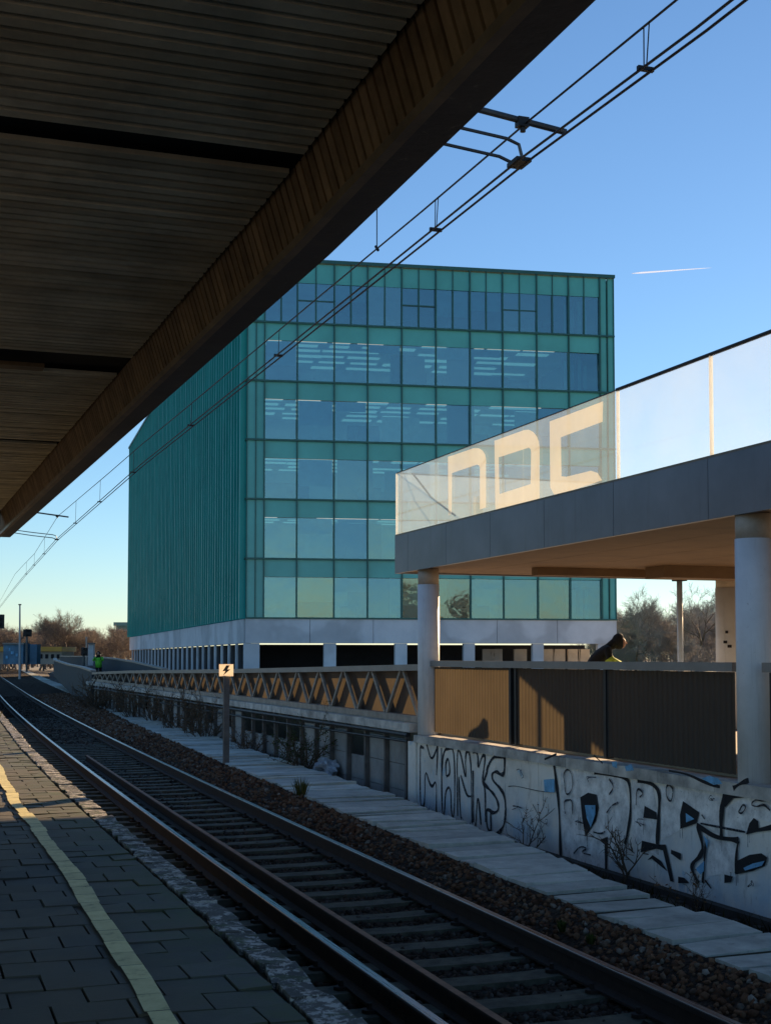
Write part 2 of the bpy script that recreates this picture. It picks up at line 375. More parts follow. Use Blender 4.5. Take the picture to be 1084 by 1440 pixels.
# strip of soil between path and retaining wall, undulating
b = MB(); ys = np.concatenate([np.arange(2, 60, .35), np.arange(60, 240, 3)]); nx = 9
for i, y in enumerate(ys):
    xl = path_r(y)-.1; xr = max(7.75, path_r(y)+.8) if y < 60 else path_r(y)+3
    for k in range(nx):
        u = k/(nx-1); z = -.06-.38*min(1, u*1.6) if y < 24 else -.05-.2*u
        b.v.append((xl+(xr-xl)*u, y, z+rng.normal(0, .018)))
for i in range(len(ys)-1):
    for k in range(nx-1):
        b.f.append((i*nx+k, i*nx+k+1, (i+1)*nx+k+1, (i+1)*nx+k)); b.m.append(0)
tag(b.build('verge', M['ground'], smooth=True), kind='structure')
# plaza / walkway ground on the right
b = MB()
pl = [(7.78,-10),(7.78,19.75),(10.9,19.75),(10.9,62),(12,95),(22,200),(60,500),(900,500),(900,-10)]
b.prism([(x, y, -.6) for x, y in pl], (0,0,1.45)); tag(b.build('plaza', M['deck']), kind='structure')
# ballast bed
b = MB(); ys = np.concatenate([np.arange(1, 60, .5), np.arange(60, 400, 6)]); prof = [(0, -.33), (.25, -.25), (.8, -.20), (2.4, -.20), (2.9, -.14), (3.25, -.05), (3.4, -.12)]
for y in ys:
    e = pedge(y); pr = path_l(y)+.05; o_ = off(y)
    xs = [e-.05, e+.4, XL+o_-.3, XL+o_+.3, (XL+XR)/2+o_, XR+o_-.3, XR+o_+.35, pr-.25, pr]
    zs = [-.42, -.34, -.24, -.22, -.215, -.22, -.16, -.045, -.03]
    for x, z in zip(xs, zs): b.v.append((x, y, z))
k_ = 9
for i in range(len(ys)-1):
    for k in range(k_-1): b.f.append((i*k_+k, i*k_+k+1, (i+1)*k_+k+1, (i+1)*k_+k)); b.m.append(0)
tag(b.build('ballast_bed', M['bed']), kind='structure')
def bedz(x, y):
    e = pedge(y); pr = path_l(y)+.05; o_ = off(y)
    return float(np.interp(x, [e-.05, e+.4, XL+o_-.3, XL+o_+.3, (XL+XR)/2+o_, XR+o_-.3, XR+o_+.35, pr-.25, pr], [-.42, -.34, -.24, -.22, -.215, -.22, -.16, -.045, -.03]))
# stones (one object each: nobody could count them)
ICO_V = []; _p = (1+5**.5)/2
for a_ in (-1, 1):
    for b_ in (-_p, _p): ICO_V += [(0, a_, b_), (a_, b_, 0), (b_, 0, a_)]
ICO_V = np.array(ICO_V, float); ICO_V /= np.linalg.norm(ICO_V[0])
def _hull():
    fs = []; n = 12; d = np.linalg.norm(ICO_V[:, None]-ICO_V[None], axis=2); e = d[d > .1].min()*1.05
    for i in range(n):
        for j in range(i+1, n):
            for k in range(j+1, n):
                if d[i,j] < e and d[j,k] < e and d[i,k] < e:
                    nn = np.cross(ICO_V[j]-ICO_V[i], ICO_V[k]-ICO_V[i])
                    fs.append((i,j,k) if nn.dot(ICO_V[i]) > 0 else (i,k,j))
    return np.array(fs)
ICO_F = _hull()
def stones(name, pts, sizes, mat):
    n = len(pts); V = np.repeat(ICO_V[None], n, 0)
    V = V*(1+rng.normal(0, .22, (n, 12, 1)))*np.array(sizes)[:, None, None]*rng.uniform(.6, 1.3, (n, 1, 3))
    q = rng.normal(size=(n, 4)); q /= np.linalg.norm(q, axis=1, keepdims=True); w, x, y, z = q.T
    Rm = np.stack([np.stack([1-2*(y*y+z*z), 2*(x*y-z*w), 2*(x*z+y*w)], 1), np.stack([2*(x*y+z*w), 1-2*(x*x+z*z), 2*(y*z-x*w)], 1), np.stack([2*(x*z-y*w), 2*(y*z+x*w), 1-2*(x*x+y*y)], 1)], 1)
    V = np.einsum('nij,nkj->nki', Rm, V) + np.array(pts)[:, None, :]
    Fs = (ICO_F[None] + (np.arange(n)*12)[:, None, None]).reshape(-1, 3)
    me = bpy.data.meshes.new(name); me.vertices.add(n*12); me.vertices.foreach_set('co', V.reshape(-1))
    me.loops.add(len(Fs)*3); me.loops.foreach_set('vertex_index', Fs.reshape(-1)); me.polygons.add(len(Fs))
    me.polygons.foreach_set('loop_start', np.arange(len(Fs))*3); me.update(calc_edges=True); me.validate()
    me.materials.append(mat); o = bpy.data.objects.new(name, me); COL.objects.link(o); return tag(o, kind='stuff')
pts = []; sz = []; pts2 = []; sz2 = []
for _ in range(46000):
    y = 5.0 + 75*random.random()**2.1
    x = random.uniform(pedge(y)+.02, path_l(y)-.02); o_ = off(y)
    right = x > XR+o_+.1
    slp = (y/.6) % 1.0 < .42 and not right
    if abs(x-XL-o_) < .07 or abs(x-XR-o_) < .07: continue
    if slp and random.random() < .78: continue
    s_ = random.uniform(.011, .028)*(1.0 if y < 15 else 1.25 if y < 35 else 2.0)
    p = (x, y, bedz(x, y)+s_*.3)
    if right: pts2.append(p); sz2.append(s_*1.05)
    else: pts.append(p); sz.append(s_)
tag(stones('ballast_gravel', pts, sz, M['stone']), 'dark crushed stone ballast between the rails', 'gravel')
tag(stones('leafy_gravel', pts2, sz2, M['litter']), 'reddish brown stones between far rail and concrete path', 'gravel')

# path of concrete trough lids
b = MB(); y = 3.0
while y < 235:
    ln = .42 if y < 60 else 1.6
    j = .018 + (random.uniform(.05, .13) if random.random() < .55 else .01); tz = rng.normal(0, .008, 4)+rng.normal(0, .009); dx = rng.normal(0, .008)
    if random.random() < .05: tz[2:] += .03
    x0, x1 = path_l(y)+dx, path_r(y)+dx; y1 = y+ln-j; sh = .05*(x1-x0)
    top = [(x0, y, .0+tz[0]), (x1, y+sh, .0+tz[1]), (path_r(y1)+dx, y1+sh, tz[2]), (path_l(y1)+dx, y1, tz[3])]
    bot = [(p[0], p[1], -.14) for p in top]
    b.add(bot+top, [(0,3,2,1),(4,5,6,7),(0,1,5,4),(1,2,6,5),(2,3,7,6),(3,0,4,7)]); y += ln
tag(b.build('path', M['lid']), kind='structure')
b = MB()
for y0 in np.arange(3, 235, 1.0):
    b.add([(path_l(y0)+.03, y0, -.03), (path_r(y0)-.03, y0, -.03), (path_r(y0+1)-.03, y0+1, -.03), (path_l(y0+1)+.03, y0+1, -.03)], [(0,1,2,3)])
tag(b.build('path_bed', M['joint']), kind='structure')

# platform
b = MB(); b.v = []; ys = np.arange(-6, 125, 1.5)
for y in ys:
    e = pedge(y)-.04
    b.v += [(-14, y, .468), (e, y, .468), (e, y, -.6)]
for i in range(len(ys)-1):
    for k in range(2): b.f.append((i*3+k, i*3+k+1, (i+1)*3+k+1, (i+1)*3+k)); b.m.append(k)
tag(b.build('platform', [M['joint'], M['pface']]), kind='structure')
b = MB(); y = 3.4; row = 0
while y < 60:
    dy = .295; e = pedge(y)-.20; x = e - (.165 if row % 2 else 0) - rng.uniform(0, .02)
    if row % 2: cuts = [e, e-.165]
    else: cuts = [e]
    while cuts[-1] > (-2.0 if y < 30 else -.6): cuts.append(cuts[-1]-.33)
    for i in range(len(cuts)-1):
        x1, x0 = cuts[i]-.006, cuts[i+1]+.006; t = rng.normal(0, .0035, 4)+.5+rng.normal(0, .0025)
        if y > 30: t = np.full(4, .5)
        g = abs(rng.normal(0, .003)); ya, yb = y+.005+g, y+dy-.005
        b.add([(x0,ya,.46),(x1,ya,.46),(x1,yb,.46),(x0,yb,.46),(x0,ya,t[0]),(x1,ya,t[1]),(x1,yb,t[2]),(x0,yb,t[3])], [(4,5,6,7),(0,1,5,4),(1,2,6,5),(2,3,7,6),(3,0,4,7)])
    y += dy; row += 1
tag(b.build('platform_paving', M['paver']), kind='structure')
b = MB(); y = 3.0
while y < 90:
    ln = rng.uniform(.26, .42); e0, e1 = pedge(y)+rng.normal(0, .007), pedge(y+ln)+rng.normal(0, .007)
    w0, w1 = .172+rng.normal(0, .012), .172+rng.normal(0, .012); t = .5+rng.normal(.004, .006, 4); g = .008
    # broken front edge: three points along it
    front = [(e0, y+g), ((e0+e1)/2+rng.normal(0, .009), y+ln/2), (e1, y+ln-g)]
    loop = [(e0-w0, y+g), *front, (e1-w1, y+ln-g)]; zz = [t[0], t[1], (t[1]+t[2])/2-.004, t[2], t[3]]
    top = [(x_, y_, z_) for (x_, y_), z_ in zip(loop, zz)]; bot = [(x_, y_, .30) for x_, y_ in loop]; n = 5
    b.add(bot+top, [tuple(range(n, 2*n))]+[(k, (k+1) % n, n+(k+1) % n, n+k) for k in range(n)]); y += ln
tag(b.build('platform_edge', M['coping']), kind='structure')
b = MB(); y = 3.4; row = 0
while y < 40:
    w = .058; f = lambda q: .015+lerp(q, [(3, .98), (5.6, 1.005), (6.9, 1.02), (8.6, 1.06), (11.6, 1.075), (14.5, 1.05), (18, 1.12), (24, 1.28), (40, 1.75)])+.010*math.sin(q*2.1)+.003*math.sin(q*4.1+1)
    j = rng.normal(0, .002); e = .004
    xa, xb = f(y+e)+j, f(y+.295-e)+j; z = .518
    wa = w+rng.normal(0, .004)
    b.add([(xa-wa, y+e, z), (xa+wa, y+e, z), (xb+wa, y+.295-e, z+rng.normal(0, .001)), (xb-wa, y+.295-e, z)], [(0,1,2,3)]); y += .295
tag(b.build('platform_marking', M['yellow']), kind='structure')

# ------------------------------------------------------------------ track
track = thing('railway_track', 'single curving railway track with shiny rails beside the platform', 'railway track', (3.54, 8, -.2))
ys = [2+i*1.0 for i in range(60)] + [62+i*4 for i in range(60)]
RP = [(-.075,-.165),(.075,-.165),(.075,-.148),(.012,-.13),(.012,-.045),(.036,-.032),(.036,-.006),(.030,0),(-.030,0),(-.036,-.006),(-.036,-.032),(-.012,-.045),(-.012,-.13),(-.075,-.148)]
for X0 in (XL, XR):
    r = MB().sweep([(X0+off(y), y, 0) for y in ys], RP).build('rail', M['rust'], track)
    b = MB(); n = len(ys)
    for y in ys: b.v += [(X0+off(y)-.036, y, -.012), (X0+off(y)-.028, y, .0035), (X0+off(y)+.028, y, .0035), (X0+off(y)+.036, y, -.012)]
    for i in range(n-1):
        for k in range(3): b.f.append((i*4+k, i*4+k+1, (i+1)*4+k+1, (i+1)*4+k)); b.m.append(0)
    b.build('running_surface', M['railtop'], r)
GX = 3.16
g = MB().sweep([(GX+off(y)+.02, y, -.045) for y in ys if y < 30], [(l*.8, z*.9) for l, z in RP]).build('guard_rail', [M['rust']], track)
b = MB(); gy = [y for y in ys if y < 30]
for y in gy: b.v += [(GX+off(y)+.02-.026, y, -.0415), (GX+off(y)+.02+.026, y, -.0415)]
for i in range(len(gy)-1): b.f.append((i*2, i*2+1, i*2+3, i*2+2)); b.m.append(0)
b.build('guard_rail_top', M['guardtop'], g)
sb = MB(); pr = [(-.14,-.12),(.14,-.12),(.115,.03),(-.115,.03)]
sb.sweep([(-1.25, 0, 0), (-.75, 0, 0), (-.35, 0, -.012), (.35, 0, -.012), (.75, 0, 0), (1.25, 0, 0)], pr)
sleeper0 = None; clip_me = None
for i in range(78):
    y = 4.35+i*.6; x = (XL+XR)/2+off(y)
    if sleeper0 is None:
        s0 = sb.build('sleeper', M['sleeper'], track); sleeper0 = s0
        cb = MB()
        for X0 in (-.76, .76):
            for sgn in (-1, 1): cb.lathe((X0+sgn*.10, 0, .03), [(.05, 0), (.05, .022), (.018, .024), (.016, .06)], 6)
        cls = cb.each('rail_clip', M['rust'])
        for q in cls: q.parent = s0
        s = s0
    else:
        s = sleeper0.copy(); COL.objects.link(s); s.parent = track
        if i < 24:
            for q in cls:
                c = q.copy(); COL.objects.link(c); c.parent = s
    s.location = Vector((x, y, -.205+rng.normal(0, .004))) - Vector(track.location)
    s.rotation_euler = (0, 0, rng.normal(0, .012)-heading(y))

# ------------------------------------------------------------------ station canopy over the camera
can = thing('platform_canopy', 'dark slatted platform canopy overhead with brown edge strip', 'canopy', (-2.5, 10, .5))
def cx(y): return -.36*max(0, (y-6))/16
YE = 20.6
b = MB(); y = 1.2
gaps = [(5.53, 5.60), (9.75, 10.22), (13.75, 13.85), (16.0, 16.08)]
while y < YE-.2:
    if not any(a-.07 < y < c for a, c in gaps):
        x1 = 1.555+cx(y); z = 4.15+rng.normal(0, .002)
        b.box((-7, y, z), (x1, y+.064, z+.022))
    y += .1
b.build('slatted_ceiling', M['slat'], can)
b = MB()
for (a, c) in gaps[1:2]: b.box((-7, a+.30, 4.12), (.9, c-.02, 4.149))
b.each('cross_batten', M['fslat'], can)
MB().box((-7, 1, 4.20), (1.62, YE, 4.23)).build('ceiling_backing', M['backing'], can)
b = MB(); y = 1.2
while y < 21.9:
    d = cx(y); d2 = cx(y+.1); 
    b.add([(1.572+d, y, 4.17), (1.572+d2, y+.066, 4.17), (1.645+d2, y+.066, 3.925), (1.645+d, y, 3.925), (1.60+d, y, 4.17), (1.60+d2, y+.066, 4.17), (1.672+d2, y+.066, 3.925), (1.672+d, y, 3.925)],
          [(0,1,2,3),(4,7,6,5),(0,3,7,4),(1,5,6,2),(3,2,6,7)]); y += .088
b.build('slatted_fascia', M['fslat'], can)
yy = [1, 6, 10, 14, 18, 22.0]
b = MB().sweep([(cx(y), y, 0) for y in yy], [(1.615,4.2),(1.675,3.94),(1.69,3.90),(1.84,3.90),(1.86,4.5),(1.64,4.5)]); b.build('edge_beam', M['beam'], can)
b = MB().sweep([(cx(y), y, 0) for y in yy], [(1.64,3.93),(1.645,3.893),(1.688,3.893),(1.688,3.899),(1.672,3.93)]); b.build('drip_strip', M['drip'], can)
MB().box((-7.2, .9, 4.26), (1.63, YE+.1, 4.55)).build('roof', M['roofing'], can)
MB().box((-7.2, YE, 3.96), (1.24, YE+.14, 4.255)).build('end_beam', M['beam'], can)
for y in (2.5, 9.98, 18):
    b = MB(); b.box((-2.6, y-.12, .47), (-2.36, y+.12, 4.13)); b.build('post', M['darksteel'], can)

# ------------------------------------------------------------------ catenary
cat = thing('overhead_line', 'overhead railway wires crossing the sky and green building', 'overhead wires', (3.8, 8, 5.3))
def wz(y): return lerp(y, [(-2, 5.28), (6, 5.30), (8, 5.33), (24, 5.42), (40, 5.42), (64, 5.5), (100, 5.5), (240, 5.4)])
def wx(y): return lerp(y, [(-2, 3.90), (6, 3.87), (8, 3.83), (24, 3.85), (40, 4.0), (64, 4.75), (100, 6.0), (240, 12)])
def mz(y): return lerp(y, [(-2, 5.75), (3, 5.62), (6.3, 5.57), (9.5, 5.59), (11.2, 5.62), (20, 5.74), (28.6, 5.88), (40, 6.1), (52, 5.9), (70, 6.2), (100, 5.9), (140, 6.3), (240, 6.3)])
wy = [-2, 2, 4, 6, 8, 10, 13, 16, 20, 24, 28.6, 34, 40, 46, 52, 60, 70, 85, 100, 120, 140, 180, 240]
for dx in (-.034, .034):
    MB().tube([(wx(y)+dx, y, wz(y)+.02*dx) for y in wy], .0085, 6).build('contact_wire', M['wire'], cat)
MB().tube([(wx(y)+.01, y, mz(y)) for y in wy], .0075, 6).build('messenger_wire', M['wire'], cat)
for y in (6.55, 9.7, 14.5, 19.5, 25, 30, 35, 46, 52, 58):
    b = MB()
    for dy in ((-.03, .03) if y < 12 else (0,)):
        b.tube([(wx(y)+.01, y+dy, mz(y)), (wx(y), y+dy*.5, wz(y)+.03)], .004 if y < 12 else .0045, 5)
    b.box((wx(y)-.05, y-.012, wz(y)-.004), (wx(y)+.05, y+.012, wz(y)+.022)); b.build('dropper', M['wire'], cat)
b = MB(); p = onX(530, 350, 3.85); b.tube([p, p+Vector((0,0,.42))], .005, 5); b.tube([p+Vector((0,-.03,-.02)), p+Vector((0,.03,.03))], .014, 6); b.build('feeder_link', M['wire'], cat)
def cantilever(Y, label, mx, group):
    t = thing('cantilever_arm', label, 'cantilever arm', (mx, Y, .5), group); zt = mz(Y)
    b = MB(); b.box((mx-.12, Y-.12, .47), (mx+.12, Y+.12, 7.2)); b.build('mast', M['steel'], t)
    b = MB(); b.tube([(mx, Y, zt+.35), (wx(Y)-.55, Y, zt+.085), (wx(Y)+.32, Y, zt-.01)], .022, 10); b.build('top_tube', M['steel'], t)
    b = MB(); b.box((wx(Y)-.045, Y-.03, zt-.02), (wx(Y)+.035, Y+.03, zt+.045)); b.tube([(wx(Y), Y, zt-.05), (wx(Y), Y, zt-.0)], .02, 8); b.build('messenger_clamp', M['darksteel'], t)
    for dz, dy in ((.13, .0), (.05, .12)):
        b = MB(); b.tube([(mx, Y+dy, zt+.15), (wx(Y)-.7, Y+dy, wz(Y)+dz+.06), (wx(Y)-.12, Y+dy, wz(Y)+dz+.01), (wx(Y)-.03, Y+dy, wz(Y)+dz-.02), (wx(Y), Y+dy, wz(Y)+.0)], .012, 8); b.build('steady_arm', M['steel'], t)
    b = MB(); b.box((wx(Y)-.055, Y-.02, wz(Y)-.004), (wx(Y)+.055, Y+.14, wz(Y)+.024)); b.build('wire_clamp', M['darksteel'], t)
    b = MB()
    for k in range(5): b.tube([(mx+.3+k*.09, Y, zt+.335-k*.006), (mx+.34+k*.09, Y, zt+.333-k*.006)], .07, 10)
    b.build('insulator', M['insul'], t)
cantilever(8.1, 'grey cantilever arm holding the wires just beyond the canopy edge', -3.2, 'arms holding the overhead wires')
cantilever(40, 'small distant cantilever arm below the far end of the canopy', -2.4, 'arms holding the overhead wires')

# ------------------------------------------------------------------ retaining wall with graffiti
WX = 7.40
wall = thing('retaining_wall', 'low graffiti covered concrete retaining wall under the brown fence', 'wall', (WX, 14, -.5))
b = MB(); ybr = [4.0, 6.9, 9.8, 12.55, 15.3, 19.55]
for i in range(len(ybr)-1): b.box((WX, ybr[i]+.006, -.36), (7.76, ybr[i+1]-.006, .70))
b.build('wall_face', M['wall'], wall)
b = MB(); y = 4
while y < 19.5:
    ln = 1.05; b.box((WX-.035, y+.004, .70), (7.76, min(y+ln, 19.62)-.004, .815+rng.normal(0, .004))); y += ln
b.build('coping', M['coping_wall'], wall)
b = MB(); b.box((WX-.10, 4, -.62), (7.76, 19.55, -.362))
for y in np.arange(4.2, 13, .33): b.box((WX-.16, y, -.62), (WX-.10, y+.10, -.42))
b.build('footing', M['pface'], wall)
b = MB(); b.box((WX-.02, 19.56, -.5), (7.76, 19.9, .70)); b.build('end_pier', M['wall'], wall)
def px1(o, s): return lambda p: (o[0]+p[0]/s, o[1]+p[1]/s)
c1 = px1((570, 1020), 4.713); c2 = px1((760, 1040), 5.42); c3 = px1((920, 1060), 6.543)
LAY = [0]
def pt(cv, p, X): x, y = cv(p); q = onX(x, y, X); return Vector((X, q.y, min(q.z, .697) if X > WX-.03 else q.z))
def smooth_poly(P, it=2):
    for _ in range(it):
        Q = [P[0]]
        for a, c in zip(P, P[1:]): Q += [a*.75+c*.25, a*.25+c*.75]
        Q.append(P[-1]); P = Q
    return P
def stroke(mb, cv, pl, w, X):
    P = smooth_poly([pt(cv, p, X) for p in pl]); L = []; Rr = []
    for i, p in enumerate(P):
        t = (P[min(i+1, len(P)-1)]-P[max(i-1, 0)]); t = Vector((0, t.y, t.z))
        if t.length < 1e-6: t = Vector((0, 1, 0))
        t.normalize(); n = Vector((0, -t.z, t.y)); ww = w*(.42+.11*math.sin(i*.9+p.y*7)+.07*math.sin(i*.37+p.z*11))
        L.append(p+n*ww); Rr.append(p-n*ww)
    n = len(P); mb.add(L+Rr, [(i, i+1, n+i+1, n+i) for i in range(n-1)])
def poly(mb, cv, pl, X):
    P = [pt(cv, p, X) for p in pl]; mb.add(P, [tuple(range(len(P)))])
def X_(): LAY[0] += 1; return WX-.0035-LAY[0]*.0004
g1 = MB(); w = .046
for pl in ([(98,140),(96,500),(108,545),(128,525),(128,270),(170,428),(206,350),(203,585)], [(140,122),(172,245),(213,135)], [(213,135),(205,330)],
           [(238,150),(240,585),(258,600),(262,430),(300,400),(302,600),(325,605),(326,160),(285,130),(250,170),(238,330)], [(270,335),(263,250),(285,208),(296,325),(270,338)],
           [(345,600),(338,170),(362,150),(404,395),(392,170),(433,172),(440,650)], [(352,340),(362,600),(372,620)], [(365,330),(405,470),(432,470)],
           [(446,175),(480,180),(478,300),(505,200),(530,195),(512,330),(508,380),(528,420),(528,640)], [(463,668),(478,430),(499,658)], [(450,640),(446,300)],
           [(120,150),(98,140)]):
    stroke(g1, c1, pl, w, X_())
for pl in ([(655,200),(655,320),(632,330),(600,303),(570,320),(575,365),(620,410),(655,460),(663,560),(655,650),(630,705),(580,722),(540,690),(530,560),(555,560),(575,582),(612,570),(615,520),(590,462),(550,420),(512,380),(530,340),(545,265),(580,208),(620,190),(655,200)], [(562,560),(566,712)]):
    stroke(g1, c1, pl, w*1.2, X_())
stroke(g1, c1, [(680,405),(720,400),(790,415),(900,440),(985,443)], .012, X_())
g1.build('graffiti_lettering', M['thinblack'], wall)
g2 = MB()
for pl, w in (([(100,170),(128,400),(142,600),(150,885)], .052), ([(405,150),(520,228),(640,262),(678,330),(686,560),(655,740),(640,800)], .045), ([(735,268),(850,335),(905,400),(900,520),(886,800)], .055)):
    stroke(g2, c2, pl, w*1.2, X_())
for pl in ([(300,440),(360,405),(425,420),(440,520),(420,620),(340,740),(315,600)], [(790,505),(880,555),(885,610),(780,595)], [(770,770),(890,800),(950,800),(985,950),(1012,1085),(985,1080),(930,845),(880,832),(760,860)], [(810,920),(850,880),(915,925),(965,1005),(925,975),(845,908)], [(445,765),(510,740),(505,990),(488,990),(485,800)]):
    poly(g2, c2, pl, X_())
for pl in ([(260,435),(410,540),(385,640),(235,690),(232,560)], [(640,345),(700,360),(760,345),(830,345),(720,410),(650,490),(630,480)], [(840,742),(870,640),(910,590),(950,620),(955,685),(1073,650),(1100,650),(1100,700),(940,718)], [(738,1110),(755,985),(870,930),(980,915),(1035,955),(1012,1030),(900,1078)], [(640,1110),(720,1130),(700,1180),(640,1190)], [(215,1130),(270,1140),(320,1190),(215,1190)]):
    poly(g2, c3, pl, X_())
for pl, w in (([(385,655),(560,772),(700,785),(772,800)], .05), ([(768,800),(752,900),(742,1100)], .04), ([(395,665),(445,850),(430,930),(335,1020),(350,1090),(400,1195)], .06), ([(640,335),(608,560),(612,770)], .055), ([(470,800),(455,1000),(440,1190)], .03), ([(460,1160),(520,1240)], .02), ([(150,900),(240,950)], .05)):
    stroke(g2, c3, pl, w*1.2, X_())
g2.build('graffiti_lettering', M['black'], wall)
g3 = MB(); w = .022
for pl in ([(182,330),(170,260),(205,217),(240,270),(245,370),(205,425),(185,400),(182,330)], [(185,565),(175,470),(200,460),(240,458),(242,570)], [(725,500),(730,360),(785,408),(752,440)], [(980,315),(1012,380),(990,490),(950,420),(960,340),(980,315)], [(400,705),(460,720),(490,700)], [(250,870),(300,810),(360,830),(300,860),(380,880)], [(500,560),(540,500),(590,480)], [(520,300),(560,360),(520,420)]):
    stroke(g3, c2, pl, w, X_())
for pl in ([(770,540),(810,460),(842,490),(802,552),(770,540)], [(1000,385),(920,410),(882,470),(940,490),(1000,460),(1060,520)], [(430,560),(460,600)], [(420,640),(620,680),(830,720)]):
    stroke(g3, c3, pl, w, X_())
for pl in ([(840,520),(905,640),(880,720)], [(800,600),(812,700),(800,800)]): stroke(g3, c1, pl, .012, X_())
g3.build('graffiti_outline', M['thinblack'], wall)
g4 = MB()
for pl in ([(335,500),(415,500),(415,570),(380,670),(350,600)],): poly(g4, c2, pl, X_())
for pl in ([(285,545),(365,600),(288,632)], [(445,745),(492,800),(480,868)], [(455,985),(375,1060),(420,1110),(452,1080)], [(815,1050),(900,1010),(1010,985),(985,1030),(830,1075)]): poly(g4, c3, pl, X_())
for pl in ([(915,360),(985,355),(985,445),(920,440)],): poly(g4, c1, pl, X_())
g4.build('graffiti_fill', M['bluep'], wall)
# drips and old tags
g9 = MB(); rq = random.Random(4)
for cv, (x, y) in ((c1, (300,600)), (c1, (560,715)), (c1, (128,530)), (c1, (660,560)), (c2, (345,735)), (c2, (780,600)), (c2, (640,800)), (c2, (888,800)), (c2, (300,600)), (c3, (240,690)), (c3, (700,1100)), (c3, (760,1100)), (c3, (610,770)), (c3, (860,745))):
    for q in range(2):
        xx = x+rq.uniform(-14, 14); stroke(g9, cv, [(xx, y-10), (xx+1, y+rq.uniform(20, 60)), (xx+2, y+rq.uniform(70, 130))], .009, X_())
for cv, x, y in ((c1, 730, 320), (c1, 700, 560), (c2, 340, 290), (c2, 250, 640), (c3, 470, 400), (c3, 820, 1200), (c2, 700, 640), (c1, 860, 640)):
    P_ = [(x+rq.uniform(0, 90), y+rq.uniform(-35, 35)) for _ in range(7)]; stroke(g9, cv, P_, .010, X_())
g9.build('graffiti_tag', M['thinblack'], wall)
g5 = MB()
for pl in ([(640,500),(830,360),(1100,400),(1100,640),(950,600),(840,730),(770,790),(650,760)], [(60,300),(240,270),(600,330),(600,740),(420,640),(230,700),(60,800)], [(520,805),(560,795),(745,820),(735,1090),(470,1130),(490,900)],): poly(g5, c3, pl, WX-.0025)
for pl in ([(150,190),(400,150),(640,270),(680,560),(630,780),(500,1000),(170,880)], [(690,300),(850,350),(890,540),(880,790),(700,800)], [(760,860),(880,840),(900,870),(760,885)],): poly(g5, c2, pl, WX-.0025)
g5.build('graffiti_highlight', M['greyp'], wall)
# paint carried over the coping
g6 = MB(); XC = WX-.038
stroke(g6, c3, [(130,155),(300,185),(460,265),(600,305)], .035, XC); stroke(g6, c3, [(720,318),(790,270),(865,245)], .05, XC); stroke(g6, c2, [(405,120),(470,180)], .03, XC); stroke(g6, c1, [(920,225),(1000,190)], .03, XC)
g6.build('graffiti_lettering', M['black'], wall)
g7 = MB(); poly(g7, c3, [(430,228),(500,203),(580,225),(622,275),(540,285)], XC-.001); poly(g7, c2, [(540,170),(580,165),(580,220),(545,205)], XC-.001); poly(g7, c2, [(640,205),(690,185),(710,235),(650,240)], XC-.001); g7.build('graffiti_fill', M['bluep'], wall)

# ------------------------------------------------------------------ brown clad fence on the wall
def clad_run(parent, y0, y1, X=7.62, z0=.86, z1=1.86):
    b = MB(); y = y0; top = []
    while y < y1-1e-4:
        for dy, dx in ((0, 0), (.035, 0), (.05, .017), (.085, .017)):
            if y+dy <= y1: top.append((X+dx, y+dy))
        y += .1
    top.append((X, y1)); n = len(top)
    b.v = [(x, y, z0) for x, y in top]+[(x, y, z1) for x, y in top]
    b.f = [(i, i+1, n+i+1, n+i) for i in range(n-1)]; b.m = [0]*(n-1)
    return b.build('cladding', M['panel'], parent)
fen = thing('panel_fence', 'brown ribbed metal fence with grey cap on the graffiti wall', 'fence', (7.65, 15, .82))
for a, c in ((11.36, 13.93), (14.0, 16.38), (16.62, 19.42)): clad_run(fen, a, c)
b = MB()
for y in (13.93, 16.38): b.box((7.60, y, .84), (7.70, y+.055, 1.865))
b.box((7.60, 16.55, .84), (7.70, 16.61, 1.865)); b.box((7.64, 16.44, .86), (7.66, 16.55, 1.86)); b.each('fence_post', M['darksteel'], fen)
MB().box((7.56, 11.32, 1.865), (7.74, 19.48, 1.955)).build('cap_rail', M['cap'], fen)
fen2 = thing('panel_fence', 'short brown ribbed fence right of the nearest white column', 'fence', (7.5, 8, .82))
clad_run(fen2, 5, 10.62, 7.50); MB().box((7.44, 5, 1.865), (7.62, 10.66, 1.955)).build('cap_rail', M['cap'], fen2)
for y in (5, 10.56): MB().box((7.49, y, .84), (7.60, y+.055, 1.862)).build('fence_post', M['darksteel'], fen2)

# ------------------------------------------------------------------ overpass on columns
FXp = 7.40
ov = thing('overpass', 'grey elevated walkway slab with glass balustrade on white columns', 'overpass', (12, 12, 3.3))
YS = 20.56
b = MB(); ycut = [YS, 19.95, 18.35, 16.75, 15.1, 13.35, 11.45, 9.6, 7.6, 5.6, 3.6, 1.6]
for i in range(len(ycut)-1):
    b.box((FXp, ycut[i+1]+.004, 3.36), (FXp+.06, ycut[i]-.004, 3.965))
b.each('fascia', M['fascia'], ov)
b = MB()
for i in range(8): b.box((FXp+.07+i*1.5, YS-.06, 3.36), (FXp+.07+i*1.5+1.49, YS, 3.965))
b.each('end_fascia', M['fascia'], ov)
b = MB(); b.box((FXp+.065, 1.6, 3.44), (19.5, YS-.065, 3.93)); b.build('slab', M['concrete'], ov)
b = MB()
for i in range(int(12/1.0)):
    b.box((FXp+.09+i*1.0, 1.6, 3.38), (FXp+.09+i*1.0+.99, YS-.08, 3.435))
b.build('soffit', M['soffit'], ov)
b = MB(); b.box((10.6, 17.6, 3.20), (19.4, 18.15, 3.378)); b.box((9.0, 18.6, 3.26), (19.4, 18.8, 3.378)); b.each('soffit_beam', M['soffit'], ov)
GX_ = FXp+.03
yj = [20.53, 19.6, 16.0, 13.28, 11.45, 9.6, 7.6, 5.6, 3.6]
